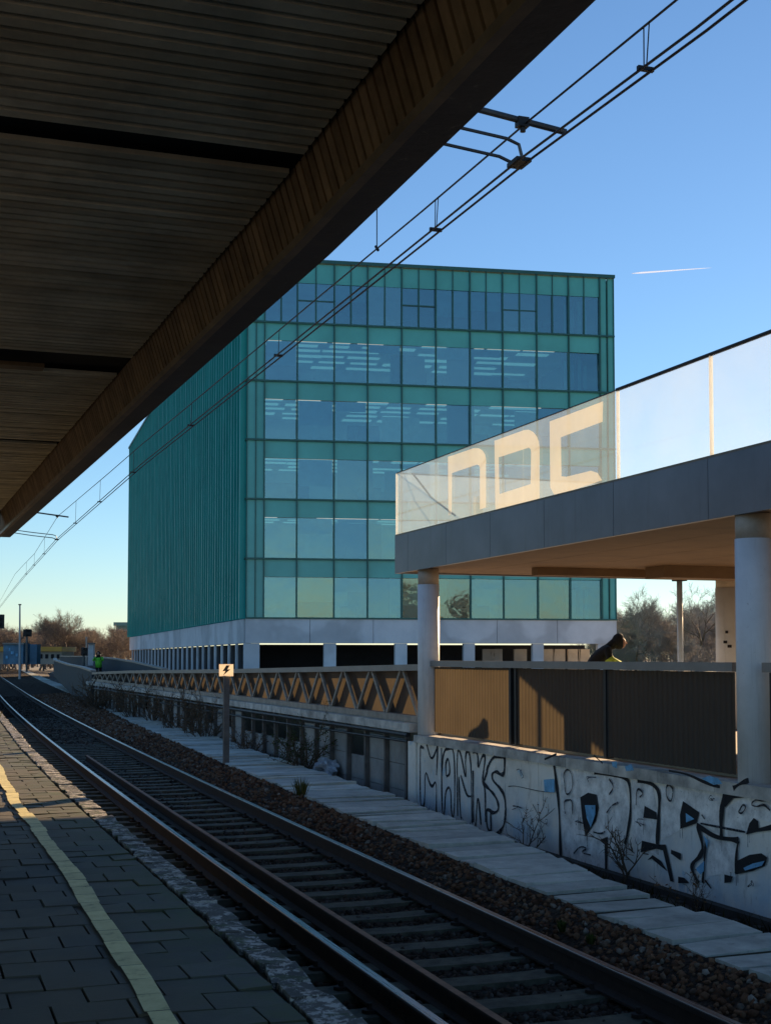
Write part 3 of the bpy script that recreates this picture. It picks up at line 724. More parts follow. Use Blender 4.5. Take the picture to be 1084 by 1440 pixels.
yj = [20.53, 18.2, 15.75, 13.28, 11.42, 9.5, 7.5, 5.5, 3.5]
for i in range(len(yj)-1):
    b = MB(); b.box((GX_-.01, yj[i+1]+.012, 3.967), (GX_+.01, yj[i]-.012, 4.99)); b.build('balustrade_glass', M['filmglass' if i < 3 else 'balglass'], ov)
b = MB()
for y in yj[3:]: b.box((GX_-.016, y-.012, 3.967), (GX_+.016, y+.010, 4.985))
b.box((GX_-.015, 20.53-.01, 3.967), (GX_+.015, 20.555, 4.99)); b.each('glass_joint', M['glassedge'], ov)
for i in range(6):
    b = MB(); b.box((GX_+.03+i*1.9, YS-.05, 3.967), (GX_+1.91+i*1.9, YS-.03, 4.99)); b.build('balustrade_glass', M['balglass'], ov)
b = MB(); b.tube([(GX_, 13.3, 5.0), (GX_, 1.6, 5.0)], .022, 8); b.tube([(GX_, 20.54, 4.996), (GX_, 13.3, 4.996)], .009, 8); b.tube([(GX_, 20.54, 4.996), (GX_+11, 20.52, 4.996)], .012, 8); b.build('handrail', M['darksteel'], ov)
b = MB(); b.box((GX_-.03, 3.5, 3.966), (GX_+.03, 20.55, 3.990)); b.build('glass_shoe', M['drip'], ov)
# stair rail seen through the glass
b = MB(); a0 = onX(560, 664, GX_+.25); p1 = atD(606, 699, 21.6); b.tube([(GX_+.2, 20.35, 4.98), p1, atD(640, 725, 21.2)], .016, 6); b.build('stair_rail', M['darksteel'], ov)
c4 = px1((545, 560), 3.188)
def fpoly(lst, X=GX_+.014):
    return [onX(*c4(p), X) for p in lst]
def strip_letter(outer_inner, mb, X):
    for q in outer_inner:
        P = fpoly(q, X); mb.add([Vector((X, p.y, p.z)) for p in P], [tuple(range(len(P)))])
b = MB(); XL_ = GX_-.0135
strip_letter([[(270,262),(285,258),(288,335),(286,520),(272,526)], [(285,258),(385,224),(408,224),(425,235),(436,252),(440,275),(413,315),(410,302),(400,297),(288,335)], [(440,270),(440,490),(413,498),(413,310)],
              [(478,190),(494,185),(497,265),(500,430),(482,500)], [(494,185),(610,143),(632,141),(652,152),(668,172),(677,196),(680,222),(642,242),(640,228),(632,221),(497,265)], [(680,215),(680,448),(640,462),(640,385),(642,240)], [(500,430),(640,385),(640,462),(482,505)],
              [(725,104),(770,88),(775,175),(778,350),(800,352),(790,425),(745,432),(728,400)], [(770,88),(964,14),(962,105),(775,175)], [(800,352),(910,325),(940,335),(960,368),(790,425)]], b, XL_)
b.build('frosted_lettering', M['frost'], ov)
b = MB(); strip_letter([[(36,345),(52,338),(55,610),(38,614)], [(88,325),(106,320),(106,590),(92,595)], [(190,300),(230,284),(232,540),(192,560)]], b, XL_); b.each('frosted_panel', M['filmglass'], ov)
def column(px, X, r, z0, name, label, z1=3.375, D=None):
    if D is None: p = onX(px, 925, X)
    else: p = atD(px, 925, D)
    t = thing(name, label, 'column', (p.x, p.y, z0), 'columns carrying the overpass')
    MB().lathe((p.x, p.y, z0), [(r, 0), (r, z1-z0-.24)], 40).build('shaft', M['column'], t, True)
    MB().lathe((p.x, p.y, z1-.238), [(r*.97, 0), (r*.97, .236)], 40).build('column_head', M['colhead'], t, True)
    return t, p
column(602.5, 7.60, .168, .817, 'round_column', 'round white column at the far end of the graffiti wall')
column(1060.5, 7.60, .172, .817, 'round_column', 'round white column nearest the camera at right frame edge')
t, p = column(1030, 0, .27, .86, 'round_column', 'sunlit orange tinted column behind the nearest white column', D=22.0)
b = MB()
for (x, y, w) in ((1019, 903, .03), (1021, 889, .022), (1025, 909, .034)):
    q = atD(x, y, 21.73); b.box((q.x-w, q.y-.012, q.z-.02), (q.x+w, q.y+.004, q.z+.025))
b.build('sticker', M['thinblack'], t)
p = atD(956, 920, 22.2)
sp = thing('slim_post', 'slim pale steel post between the trees and the soffit', 'post', (p.x, p.y, .86))
MB().tube([(p.x, p.y, .86), (p.x, p.y, 3.26)], .047, 16).build('shaft', M['polegrey'], sp, True)
MB().box((p.x-.09, p.y-.09, 3.26), (p.x+.09, p.y+.09, 3.376)).build('head_plate', M['darksteel'], sp)

# ------------------------------------------------------------------ truss footbridge left of the column
tb = thing('truss_footbridge', 'brown steel zigzag truss footbridge running beside the track', 'footbridge', (9, 38, .8))
def tz1(y): return lerp(y, [(19.9, 1.90), (33, 1.72), (50, 1.53), (61, 1.36)])
def tz0(y): return 1.0
def tx(y): return lerp(y, [(19, 7.62), (45, 7.62), (62, 7.75)])
yn = [20.05+i*1.57 for i in range(26)]
for side, dxx in ((0, 0), (1, .36)):
    b = MB()
    b.sweep([(tx(y)+dxx, y, tz1(y)) for y in (19.85, 27, 33, 42, 50, 61)], [(-.06,-.10),(.10,-.10),(.10,0),(-.06,0)]); b.build('top_chord', M['cap'], tb)
    b = MB(); b.sweep([(tx(y)+dxx, y, 0) for y in (19.85, 45, 61)], [(-.06, .98), (.10, .98), (.10, 1.08), (-.06, 1.08)]); b.build('bottom_chord', M['truss'], tb)
    b = MB()
    for i, y in enumerate(yn):
        a = (tx(y)+dxx+.01, y+.04, 1.08); t_ = (tx(y)+dxx+.01, y+.72, tz1(y+.7)-.10); c = (tx(y)+dxx+.01, y+1.53, 1.08)
        wd = .06 if side == 0 else .26; b.bar(a, t_, wd, .045, (1,0,0)); b.bar((t_[0], t_[1]+.13, t_[2]), c, wd, .045, (1,0,0))
    b.build('lattice' if side == 0 else 'rear_lattice', M['truss'], tb)
b = MB(); yy = (19.85, 45, 61)
b.v = [(tx(y)+.085, y, 1.08) for y in np.linspace(19.85, 61, 20)]+[(tx(y)+.085, y, tz1(y)-.10) for y in np.linspace(19.85, 61, 20)]
b.f = [(i, i+1, 21+i, 20+i) for i in range(19)]; b.m = [0]*19; b.build('infill_panel', M['panel'], tb)
MB().box((7.58, 19.85, .80), (10.9, 61, .975)).build('deck', M['deck'], tb)
b = MB(); b.box((7.42, 19.95, .83), (7.575, 61, .965)); b.build('edge_beam', M['coping_wall'], tb)
b = MB(); b.tube([(7.39, 19.95, .79), (7.39, 45, .74), (7.39, 61, .7)], .03, 8); b.tube([(7.39, 19.95, .69), (7.39, 30, .62), (7.39, 45, .6)], .02, 8); b.build('service_pipe', M['darksteel'], tb)
# abutment fence beneath: posts with concrete boards
af = thing('board_fence', 'low fence of dark posts and grey concrete boards under the footbridge', 'fence', (7.5, 35, -.4))
b = MB(); y = 20.2; i = 0
while y < 58:
    p = MB().box((7.46, y, -.55), (7.54, y+.065, .826)).build('fence_post', M['postgrey'], af); y += 1.02
y = 20.25
while y < 58:
    b = MB()
    for k in range(3 if rng.random() < .6 else 2): b.box((7.545, y+.02, -.55+k*.42), (7.60, y+1.0, -.55+k*.42+.41))
    b.build('concrete_board', M['concrete'], af); y += 1.02

# parapet walls of the ramp beyond the truss
def parapet(name, label, pts, th=.15):
    b = MB(); n = len(pts)
    for (x, y, zt, zb) in pts: b.v += [(x, y, zb), (x, y, zt), (x+th, y, zt), (x+th, y, zb)]
    for i in range(n-1):
        for k in range(4): b.f.append((i*4+k, i*4+(k+1) % 4, (i+1)*4+(k+1) % 4, (i+1)*4+k)); b.m.append(0)
    b.f += [(0,1,2,3), ((n-1)*4+3, (n-1)*4+2, (n-1)*4+1, (n-1)*4)]; b.m += [0, 0]
    o = thing(name, label, 'parapet', pts[0][:3]); b.build('parapet_wall', M['bluewall'], o)
    c = MB()
    for i in range(n-1):
        a, d = pts[i], pts[i+1]; c.bar((a[0]+th/2, a[1], a[2]+.04), (d[0]+th/2, d[1], d[2]+.04), th+.1, .08)
    c.build('capping', M['cap'], o)
parapet('ramp_parapet', 'blue grey ramp parapet curving away left of the truss', [(7.70, 61.2, 1.38, -.5), (8.0, 68, 1.50, -.3), (8.45, 78, 1.58, .2), (9.1, 92, 1.80, .8), (9.6, 97, 1.9, 1.2)])
parapet('ramp_parapet', 'dark inner parapet on the far side of the ramp', [(10.9, 61.2, 1.45, .3), (11.2, 72, 1.75, .3), (11.6, 85, 1.95, .3), (12.0, 100, 2.05, .3), (12.6, 122, 2.1, .3)])
b = MB(); b.prism([(7.86, 61.2, .3), (10.89, 61.2, .3), (11.2, 75, .5), (12.0, 100, .9), (9.76, 97, .9), (8.6, 78, .5)], (0,0,.25)); tag(b.build('ramp', M['deck']), kind='structure')

# ------------------------------------------------------------------ green glass office building
A = Vector((20.52, 85.5, 0)); B = Vector((45.3, 81.4, 0)); C = Vector((25.85, 168.9, 0))
bd = thing('office_building', 'large green glass office block with pale concrete base', 'office building', A)
uR = (B-A).normalized(); LR = (B-A).length; nR = Vector((uR.y, -uR.x, 0))      # outward (towards camera)
uL = (C-A).normalized(); LL = (C-A).length; nL = Vector((-uL.y, uL.x, 0))
zb, zt = 4.55, 28.1; fl = 3.895; wh = 2.72
D_ = B + uL*LL
def wallpt(s, z, out=0): return A + uR*s + nR*out + Vector((0,0,z))
def wallL(s, z, out=0): return A + uL*s + nL*out + Vector((0,0,z))
sx_ = [1.15]+[None]*10
pxs = [372, 418, 470, 517, 565, 613, 661, 707, 755, 800, 844]
def s_of(px):
    d = ray(px, 600); # intersect vertical plane of right facade
    t_ = (A-CAM).dot(nR)/d.dot(nR); q = CAM+d*t_; return (q-A).dot(uR)
S = [s_of(x) for x in pxs]
# core: floors, back walls, roof
b = MB()
for k in range(7):
    z = zb + k*fl if k < 6 else zt-.35
    P = [wallpt(.35, z-.32 if k else z-.1, -.25), wallpt(LR-.35, z-.32 if k else z-.1, -.25)]
    P = [P[0], P[1], P[1]+uL*13, P[0]+uL*13]; b.prism(P, (0,0,.30 if k else .08))
P = [wallpt(.4, zb, -12.8), wallpt(LR-.4, zb, -12.8)]; b.obox(P[0], P[1]-P[0], uL*.3, (0,0,zt-zb-.4))
b.each('floor_slab', M['interior'], bd)
b = MB()
for k in range(6):
    z = zb+k*fl+fl-.32-.05
    for dd in (.9, 2.0, 3.2, 4.5, 6.0, 7.7, 9.6, 11.4):
        for j in range(9):
            if rng.random() < .2: continue
            s0 = S[j]+rng.uniform(-.2, .5); s1 = S[j+1]-rng.uniform(-.2, .7)
            b.obox(wallpt(s0, z, -dd), uR*(s1-s0), -nR*rng.uniform(.45, .85), (0,0,.04))
tag(b.build('ceiling_light', M['lamp'], bd), kind='stuff')
b = MB(); sc_ = s_of(647)
for k in range(6): b.obox(wallpt(s_of(633), zb+k*fl, -.5), uR*(s_of(660)-s_of(633)), -nR*.6, (0,0,fl-.33)); b.obox(wallpt(s_of(664), zb+k*fl, -.9), uR*.35, -nR*.4, (0,0,fl-.33))
for k in (0, 4, 5): 
    for q in (806, 818, 826, 833): b.obox(wallpt(s_of(q), zb+k*fl, -2.5), uR*.15, -nR*.3, (0,0,fl-.35))
b.each('office_column', M['bluecol'], bd)
b = MB()
for k in (0, 4, 5):
    for q in (802, 812, 822, 830): b.obox(wallpt(s_of(q), zb+k*fl+.03, -1.4), uR*.22, -nR*.05, (0,0,2.7-.3*(q % 3)))
b.each('window_blind', M['curtain'], bd)
# partitions, desks and blinds seen through the glass
b1, b2, b3 = MB(), MB(), MB(); rq = random.Random(12)
for k in range(6):
    s = .8
    while s < LR-2:
        w_ = rq.uniform(1.2, 4.5); d_ = rq.uniform(2.5, 10); h_ = rq.choice((3.3, 3.3, 2.2, 1.3))
        (b1 if rq.random() < .5 else b2).obox(wallpt(s, zb+k*fl, -d_), uR*min(w_, LR-1-s), -nR*.12, (0,0,h_)); s += w_+rq.uniform(.3, 2.2)
    for _ in range(7):
        s = rq.uniform(1, LR-3); b2.obox(wallpt(s, zb+k*fl+.02, -rq.uniform(.5, 2)), uR*rq.uniform(.8, 1.8), -nR*.7, (0,0,rq.uniform(.7, 1.15)))
    for j in range(10):
        if rq.random() < .28: b3.obox(wallpt(S[j]+.12, zb+k*fl+wh-.05, -.22), uR*(S[j+1]-S[j]-.24), -nR*.02, (0,0,-rq.uniform(.3, 1.9)))
b1.each('partition', M['curtain'], bd); b2.each('partition', M['officedark'], bd); b3.each('roller_blind', M['blind'], bd)
# spandrels
for k in range(6):
    b = MB(); z0 = zb+k*fl+wh; z1 = zb+(k+1)*fl if k < 5 else zt-.05
    for j in range(10):
        b.obox(wallpt(S[j]+.03, z0, -.06), uR*(S[j+1]-S[j]-.06), -nR*.05, (0,0,z1-z0-.02))
    b.each('spandrel', M['spandrel'], bd)
# windows: one pane per bay and floor
for k in range(6):
    for j in range(10):
        b = MB(); b.obox(wallpt(S[j]+.05, zb+k*fl+.05, -.09), uR*(S[j+1]-S[j]-.10)+nR*rng.normal(0, .03), -nR*.03, Vector((0,0,wh-.08))+nR*rng.normal(0, .03)); w_ = b.build('window', M['winglass'], bd)
        if k == 5:
            m_ = (S[j]+S[j+1])/2; b = MB(); b.obox(wallpt(m_-.05, zb+k*fl+.05, .0), uR*.1, -nR*.12, (0,0,wh-.05))
            if j % 3 == 1: b.obox(wallpt(S[j]+.06, zb+k*fl+1.5, -.02), uR*(S[j+1]-S[j]-.12), -nR*.06, (0,0,.08))
            b.build('window_bar', M['mullion'], w_)
# corner strips of opaque glass
b = MB()
for s0, s1 in ((.02, S[0]*.5), (S[0]*.5+.03, S[0]-.03), (S[10]+.03, LR-.55), (LR-.5, LR)):
    for k in range(6):
        z0 = zb+k*fl+.03; z1 = zb+(k+1)*fl-.03 if k < 5 else zt-.05
        b.obox(wallpt(s0, z0, -.05), uR*(s1-s0), -nR*.06, (0,0,z1-z0))
b.each('corner_panel', M['spandrel'], bd)
b = MB()
for i, s in enumerate(S): b.obox(wallpt(s-.042, zb, .10), uR*.084, -nR*.22, (0,0,zt-zb))
for s in (.0, S[0]*.5, LR-.52, LR-.06): b.obox(wallpt(s, zb, .06), uR*.06, -nR*.15, (0,0,zt-zb))
for k in range(1, 6): b.obox(wallpt(0, zb+k*fl-.055, .14), uR*LR, -nR*.12, (0,0,.11))
b.obox(wallpt(-.05, zt-.02, .16), uR*(LR+.1), -nR*.4, (0,0,.22)); b.obox(wallpt(-.02, zb-.02, .12), uR*(LR+.04), -nR*.1, (0,0,.1))
# half-bay lines in the parapet band
for j in range(10): b.obox(wallpt((S[j]+S[j+1])/2-.03, zb+5*fl+wh, .01), uR*.06, -nR*.06, (0,0,zt-zb-5*fl-wh))
b.build('facade_frame', M['mullion'], bd)
# left facade
b = MB(); b.obox(wallL(0.05, zb, -.15), uL*(LL-.05), -nL*.1, (0,0,zt-zb-.05)); b.build('glass_wall', M['tealback'], bd)
b = MB(); s = .35; i = 0
while s < LL:
    b.obox(wallL(s, zb, .38), uL*(.10 if i % 3 else .16), -nL*.50, (0,0,zt-zb)); s += 1.16; i += 1
b.each('facade_fin', M['fin'], bd)
b = MB()
for k in range(1, 6): b.obox(wallL(0, zb+k*fl-.07, .06), uL*LL, -nL*.2, (0,0,.14))
b.obox(wallL(-.1, zt-.02, .42), uL*(LL+.1), -nL*.9, (0,0,.2)); b.build('floor_band', M['mullion'], bd)
b = MB(); P = [A+uR*.3+uL*.3, B-uR*.3+uL*.3, D_-uR*.3, C+uR*.3]; b.prism([p+Vector((0,0,zt-.32)) for p in P], (0,0,.2)); b.build('roof', M['roofing'], bd)
b = MB(); b.obox(Vector((B.x, B.y, zb))-uR*.1+uL*.2, uR*.08, uL*(LL-.3), (0,0,zt-zb-.1)); b.obox(C+Vector((0,0,zb))+uR*.2-uL*.1, D_-C-uR*.4, uL*.08, (0,0,zt-zb-.1)); b.each('rear_wall', M['tealback'], bd)
# base band and pillars
b = MB(); z0, z1 = 2.95, zb-.03
for i in range(6):
    s0 = LR*i/6; b.obox(wallpt(s0+.015, z0, .02), uR*(LR/6-.03), -nR*.5, (0,0,z1-z0))
for i in range(10):
    s0 = LL*i/10; b.obox(wallL(max(s0, .52)+.015, z0, .02+rng.normal(0, .004)), uL*(LL/10-.03-(.5 if i == 0 else 0)), -nL*.5, (0,0,z1-z0))
b.each('base_band', M['base'], bd)
b = MB()
for q, w_ in ((356, 1.0), (465, .8), (564, .8), (659, .75), (755, .75), (846, .8)):
    b.obox(wallpt(s_of(q)-w_/2, .85, -.04), uR*w_, -nR*.45, (0,0,z0-.86))
for i in range(26):
    s0 = .6+i*3.2; b.obox(wallL(s0, .85, -.05), uL*.5, -nL*.12, (0,0,z0-.86))
b.each('base_pillar', M['base'], bd)
b = MB(); b.obox(wallpt(.6, .85, -5), uR*(LR-1.2), -nR*.2, (0,0,z0-.9)); b.obox(wallL(.6, .85, -.45), uL*(LL-1), -nL*.2, (0,0,z0-.9)); b.each('undercroft_wall', M['void'], bd)
b = MB()
for q in (690, 700, 735, 775, 790, 812, 825): b.obox(wallpt(s_of(q), .85, -2.5), uR*.9, -nR*.2, (0,0,1.75))
b.each('loading_door', M['cream'], bd)

# ------------------------------------------------------------------ trees
def rot(v, ax, a): 
    from mathutils import Quaternion
    return Quaternion(ax, a) @ v
def bare_tree(seed, h, spread=.55, droop=0, density=1.0):
    rs = random.Random(seed); tr = MB(); tw = MB()
    def grow(p, d, L, r, lev):
        n = 3; pts = [p]; rr = [r]
        for i in range(n):
            d = (d + Vector((rs.gauss(0, .13), rs.gauss(0, .13), rs.gauss(.05, .08)))).normalized()
            p = p + d*L/n; pts.append(p); rr.append(r*(1-.45*(i+1)/n))
            if lev < 5 and (lev > 0 or i > 0):
                for _ in range(rs.choice((1, 2, 2) if lev < 4 else (1, 2, 3))):
                    ax = d.orthogonal().normalized(); ax = rot(ax, d, rs.uniform(0, 6.283))
                    nd = rot(d, ax, rs.uniform(.35, .95)*spread/.55); nd.z += .12
                    grow(p, nd.normalized(), L*rs.uniform(.55, .78), rr[-1]*.62, lev+1)
        if lev <= 2: tr.tube(pts, rr, 6 if lev == 0 else 5, False)
        else:
            m = tw
            m.tube(pts, [max(q, .012) for q in rr], 3, False)
    grow(Vector((0,0,0)), Vector((rs.gauss(0, .04), rs.gauss(0, .04), 1)).normalized(), h*.40, h*.02, 0)
    return tr, tw
TV = []
for k in range(5):
    TV.append(bare_tree(20+k, 10, .55+.08*(k % 3)))
def mesh_of(mb, name, mat):
    o = mb.build(name, mat); return o
def tree_height(tr, tw): return max(v[2] for v in tr.v+tw.v)
THs = [tree_height(*t) for t in TV]
def place_tree(v, loc, h, label, mats=('bark', 'twig'), rz=0):
    o = thing('bare_tree', label, 'tree', loc); s = h/THs[v]
    key = (v, mats)
    if key not in place_tree.cache:
        a = MB(); a.v, a.f, a.m = list(TV[v][0].v), list(TV[v][0].f), list(TV[v][0].m); c = MB(); c.v, c.f, c.m = list(TV[v][1].v), list(TV[v][1].f), list(TV[v][1].m)
        oa = a.build('trunk', M[mats[0]]); oc = c.build('crown', M[mats[1]]); place_tree.cache[key] = (oa.data, oc.data)
        bpy.data.objects.remove(oa); bpy.data.objects.remove(oc)
    for nm, me in zip(('trunk', 'crown'), place_tree.cache[key]):
        q = bpy.data.objects.new(nm, me); COL.objects.link(q); q.parent = o
    o.scale = (s, s, s); o.rotation_euler = (0, 0, rz); return o
place_tree.cache = {}
def wood(name, label, spots, mats):
    V = []; Fs = []; n0 = 0
    for (x, y, z, h, v, rz) in spots:
        s = h/THs[v]
        for mb in TV[v]:
            a = np.array([tuple(q) for q in mb.v])*s; c_, s_ = math.cos(rz), math.sin(rz)
            a = np.stack([a[:,0]*c_-a[:,1]*s_+x, a[:,0]*s_+a[:,1]*c_+y, a[:,2]+z], 1); V.append(a)
            f = np.array([q if len(q) == 4 else (*q, q[0]) for q in mb.f if len(q) == 4])+n0; Fs.append(f); n0 += len(a)
    V = np.concatenate(V); Fs = np.concatenate(Fs); me = bpy.data.meshes.new(name); me.vertices.add(len(V)); me.vertices.foreach_set('co', V.reshape(-1))
    me.loops.add(len(Fs)*4); me.loops.foreach_set('vertex_index', Fs.reshape(-1)); me.polygons.add(len(Fs)); me.polygons.foreach_set('loop_start', np.arange(len(Fs))*4); me.update(calc_edges=True)
    me.materials.append(mats); o = bpy.data.objects.new(name, me); COL.objects.link(o); return tag(o, label, 'woodland', kind='stuff')
sp_ = []
for i in range(170):
    x = random.uniform(-70, 205); D = random.uniform(190, 300); p = atD(x, 925, D); h = D*random.uniform(24, 56)/1900
    sp_.append((p.x, p.y, .2, h+1, random.randrange(5), random.uniform(0, 6)))
wood('distant_woodland', 'brown leafless woodland on the skyline at left', sp_, M['twig'])
sp_ = []
for i in range(64):
    x = random.uniform(845, 1110); D = random.uniform(120, 190); p = atD(x, 925, D); h = D*random.uniform(38, 88)/1900
    sp_.append((p.x, p.y, .8, h+1.2, random.randrange(5), random.uniform(0, 6)))
for i in range(90):
    x = random.uniform(840, 1110); D = random.uniform(112, 170); p = atD(x, 925, D); h = D*random.uniform(16, 46)/1900
    sp_.append((p.x, p.y, .3, h+1.0, random.randrange(5), random.uniform(0, 6)))
wood('distant_thicket', 'grey brown leafless thicket beyond the office block', sp_, M['twig2'])
sp_ = []
for i in range(46):
    sp_.append((random.uniform(-90, 60), random.uniform(-130, -75), -.3, random.choice((5, 6, 7, 8, 11)), random.randrange(5), random.uniform(0, 6)))
wood('mirrored_woodland', 'leafless trees mirrored in the lowest windows of the office block', sp_, M['twig'])
for (x, ytop, D, v, lab) in ((78, 852, 185, 0, 'tallest bare tree standing above the woodland at left'), (100, 860, 185, 2, 'slimmer bare tree just right of the tallest left one'), (62, 862, 190, 3, 'round crowned bare tree left of the tallest one'), (12, 880, 185, 1, 'low brown bare tree behind the blue cabinet')):
    p = atD(x, 925, D); place_tree(v, (p.x, p.y, .2), D*(925-ytop)/1900+1.8, lab, rz=random.uniform(0, 6))
for (x, ytop, D, v, lab) in ((925, 820, 118, 4, 'tall thin bare tree left of the slim pale post'), (985, 812, 118, 1, 'tall bare tree between the slim post and orange column'), (893, 868, 116, 2, 'short bare tree beside the right edge of the office block')):
    p = atD(x, 925, D); place_tree(v, (p.x, p.y, .8), D*(925-ytop)/1900+1.2, lab, ('bark', 'twig2'), random.uniform(0, 6))

# ------------------------------------------------------------------ shrubs, grass, litter along the wall
def shrub(seed, h, n=9, leaf='deadleaf', leaves=160, mat='deadtwig', spread=.5):
    rs = random.Random(seed); tw = MB(); lf = MB(); tips = []
    def grow(p, d, L, r, lev):
        pts = [p]
        for i in range(3):
            d = (d+Vector((rs.gauss(0, .22), rs.gauss(0, .22), rs.gauss(.03, .1)))).normalized(); p = p+d*L/3; pts.append(p); tips.append(p)
            if lev < 3:
                for _ in range(2):
                    nd = (d+Vector((rs.gauss(0, .6), rs.gauss(0, .6), rs.gauss(.1, .35)))).normalized(); grow(p, nd, L*rs.uniform(.35, .6), r*.55, lev+1)
        tw.tube(pts, [r, r*.85, r*.7, r*.45], 4, False)
    for _ in range(n):
        a = rs.uniform(0, 6.28); d = Vector((math.cos(a)*spread, math.sin(a)*spread, 1)).normalized()
        grow(Vector((rs.gauss(0, .06), rs.gauss(0, .06), 0)), d, h*rs.uniform(.45, .7), h*.012, 1)
    for _ in range(leaves):
        p = rs.choice(tips)+Vector((rs.gauss(0, .02), rs.gauss(0, .02), rs.gauss(0, .02))); u = Vector((rs.gauss(0,1), rs.gauss(0,1), rs.gauss(0,1))).normalized(); w_ = u.orthogonal().normalized(); s = rs.uniform(.012, .03)
        lf.add([p-u*s, p+w_*s*.5, p+u*s, p-w_*s*.5], [(0,1,2,3)])
    return tw, lf
SV = {}
def put_shrub(seed, loc, h, label, n=7, leaf='deadleaf', leaves=160, name='dead_shrub', mat='deadtwig', cat='shrub', spread=.5, group=None):
    o = thing(name, label, cat, loc, group); tw, lf = shrub(seed, h, n, leaf, leaves, mat, spread)
    q = tw.build('stems', M[mat]); q.parent = o
    if leaves: q = lf.build('foliage', M[leaf]); q.parent = o
    return o
p = onX(652, 1190, 7.25)
put_shrub(1, (7.27, onX(872, 1240, 7.27).y, -.45), 1.05, 'tall dead shrub standing against the graffiti wall near its middle', 4, leaves=30, spread=.16)
put_shrub(2, (7.25, onX(745, 1195, 7.25).y, -.42), .75, 'small leaning dead weed left of the tall shrub on the graffiti wall', 3, leaves=20, spread=.35)
put_shrub(3, (7.2, onX(985, 1265, 7.2).y, -.45), .45, 'tiny dark weed at the wall foot near the right column', 4, leaves=30)
put_shrub(4, (7.0, onX(430, 1085, 7.0).y, -.2), 1.15, 'leafy green bush in front of the board fence', 9, 'greenleaf', 900, 'green_bush', cat='bush')
k = 0
labs = ['dead shrub right beside the warning sign post', 'brown shrub left of the warning sign post', 'tall dry shrub tangled in the truss', 'reddish dry shrub below the truss chord', 'wispy brown shrub halfway along the truss', 'dense dry shrub under the far half of the truss', 'low brown shrub beside the far truss posts', 'straw coloured dry shrub near the ramp parapet', 'broad dry shrub at the far end of the truss', 'pale tipped dry shrub where the truss ends']
for (px_, py_, h, lv) in ((352, 1040, 1.0, 350), (290, 1020, 1.5, 500), (268, 1010, 1.6, 700), (240, 1003, 1.5, 700), (215, 995, 1.6, 700), (190, 985, 1.6, 700), (168, 975, 1.6, 700), (128, 972, 1.0, 900), (150, 968, 1.7, 900), (137, 962, 1.9, 700)):
    X = 7.1 if px_ > 230 else 7.3
    q = onX(px_, py_, X); put_shrub(30+k, (X, min(q.y, 57), -.3), h, labs[k], 7, 'deadleaf', lv); k += 1
def tuft(name, label, loc, h, n, mat='grass'):
    b = MB(); rs = random.Random(hash(label) % 1000 if False else len(label))
    for _ in range(n):
        a = rs.uniform(0, 6.28); r0 = rs.uniform(0, h*.3); p = Vector((math.cos(a)*r0, math.sin(a)*r0, 0)); t_ = p+Vector((math.cos(a)*h*rs.uniform(.1, .5), math.sin(a)*h*rs.uniform(.1, .5), h*rs.uniform(.5, 1))); w_ = Vector((-math.sin(a), math.cos(a), 0))*.008
        m_ = p.lerp(t_, .55)+Vector((0,0,h*.12)); b.add([p-w_, p+w_, m_+w_*.8, m_-w_*.8, t_], [(0,1,2,3), (3,2,4)])
    o = b.build(name, M[mat]); o.location = loc; return tag(o, label, 'grass tuft')
q = onZ(428, 1117, 0); tuft('grass_tuft', 'yellow grass tuft growing at the left edge of the concrete path', (q.x-.05, q.y, -.03), .3, 90)
q = onZ(8, 1015, .5); tuft('grass_tuft', 'sunlit yellow green grass tuft on the platform edge far left', (pedge(q.y)-.3, q.y, .49), .28, 120)
q = onZ(123, 978, .0); tuft('grass_tuft', 'pale grass clump beside the far end of the path', (q.x+.5, min(q.y, 60), -.05), .5, 90)
q = onZ(790, 1295, 0); tuft('grass_tuft', 'small green weed in brown gravel by the far rail', (q.x, q.y, -.08), .09, 60, 'greenleaf')
q = onZ(830, 1310, 0); tuft('grass_tuft', 'second small green weed in brown gravel nearer the camera', (q.x, q.y, -.09), .08, 60, 'greenleaf')
# continuous low weeds at wall foot: stuff
b = MB(); rs = random.Random(5)
for _ in range(5200):
    y = rs.uniform(9, 34); x = rs.uniform(path_r(y)+.0, 7.36); u = (x-path_r(y)); z = -.08-.36*min(1, u*1.6) if y < 24 else -.15
    h = rs.uniform(.03, .15); a = rs.uniform(0, 6.28); w_ = Vector((math.cos(a), math.sin(a), 0))*rs.uniform(.004, .012); p = Vector((x, y, z)); t_ = p+Vector((rs.gauss(0, .05), rs.gauss(0, .05), h))
    b.add([p-w_, p+w_, t_], [(0,1,2)])
tag(b.build('weeds', leafm('weed_blades', (.02,.016,.008), (.06,.055,.02))), 'dark weeds along the foot of the graffiti wall', 'weeds', kind='stuff')
q = onZ(440, 1085, -.1); b = MB(); rs = random.Random(3); nlat, nlon = 9, 16
for i in range(nlat+1):
    for j in range(nlon):
        th, ph = math.pi*i/nlat, 2*math.pi*j/nlon; r = .3*(1+.22*math.sin(3*ph+i)+.13*rs.gauss(0, 1)*(0 < i < nlat))
        b.v.append((r*.7*math.sin(th)*math.cos(ph), r*1.2*math.sin(th)*math.sin(ph), .16+.55*r*math.cos(th)))
for i in range(nlat):
    for j in range(nlon): b.f.append((i*nlon+j, i*nlon+(j+1) % nlon, (i+1)*nlon+(j+1) % nlon, (i+1)*nlon+j)); b.m.append(0)
o = b.build('plastic_bag', M['bag']); o.location = (q.x+.25, q.y, -.2); tag(o, 'crumpled whitish plastic bag lying by the board fence', 'bag')

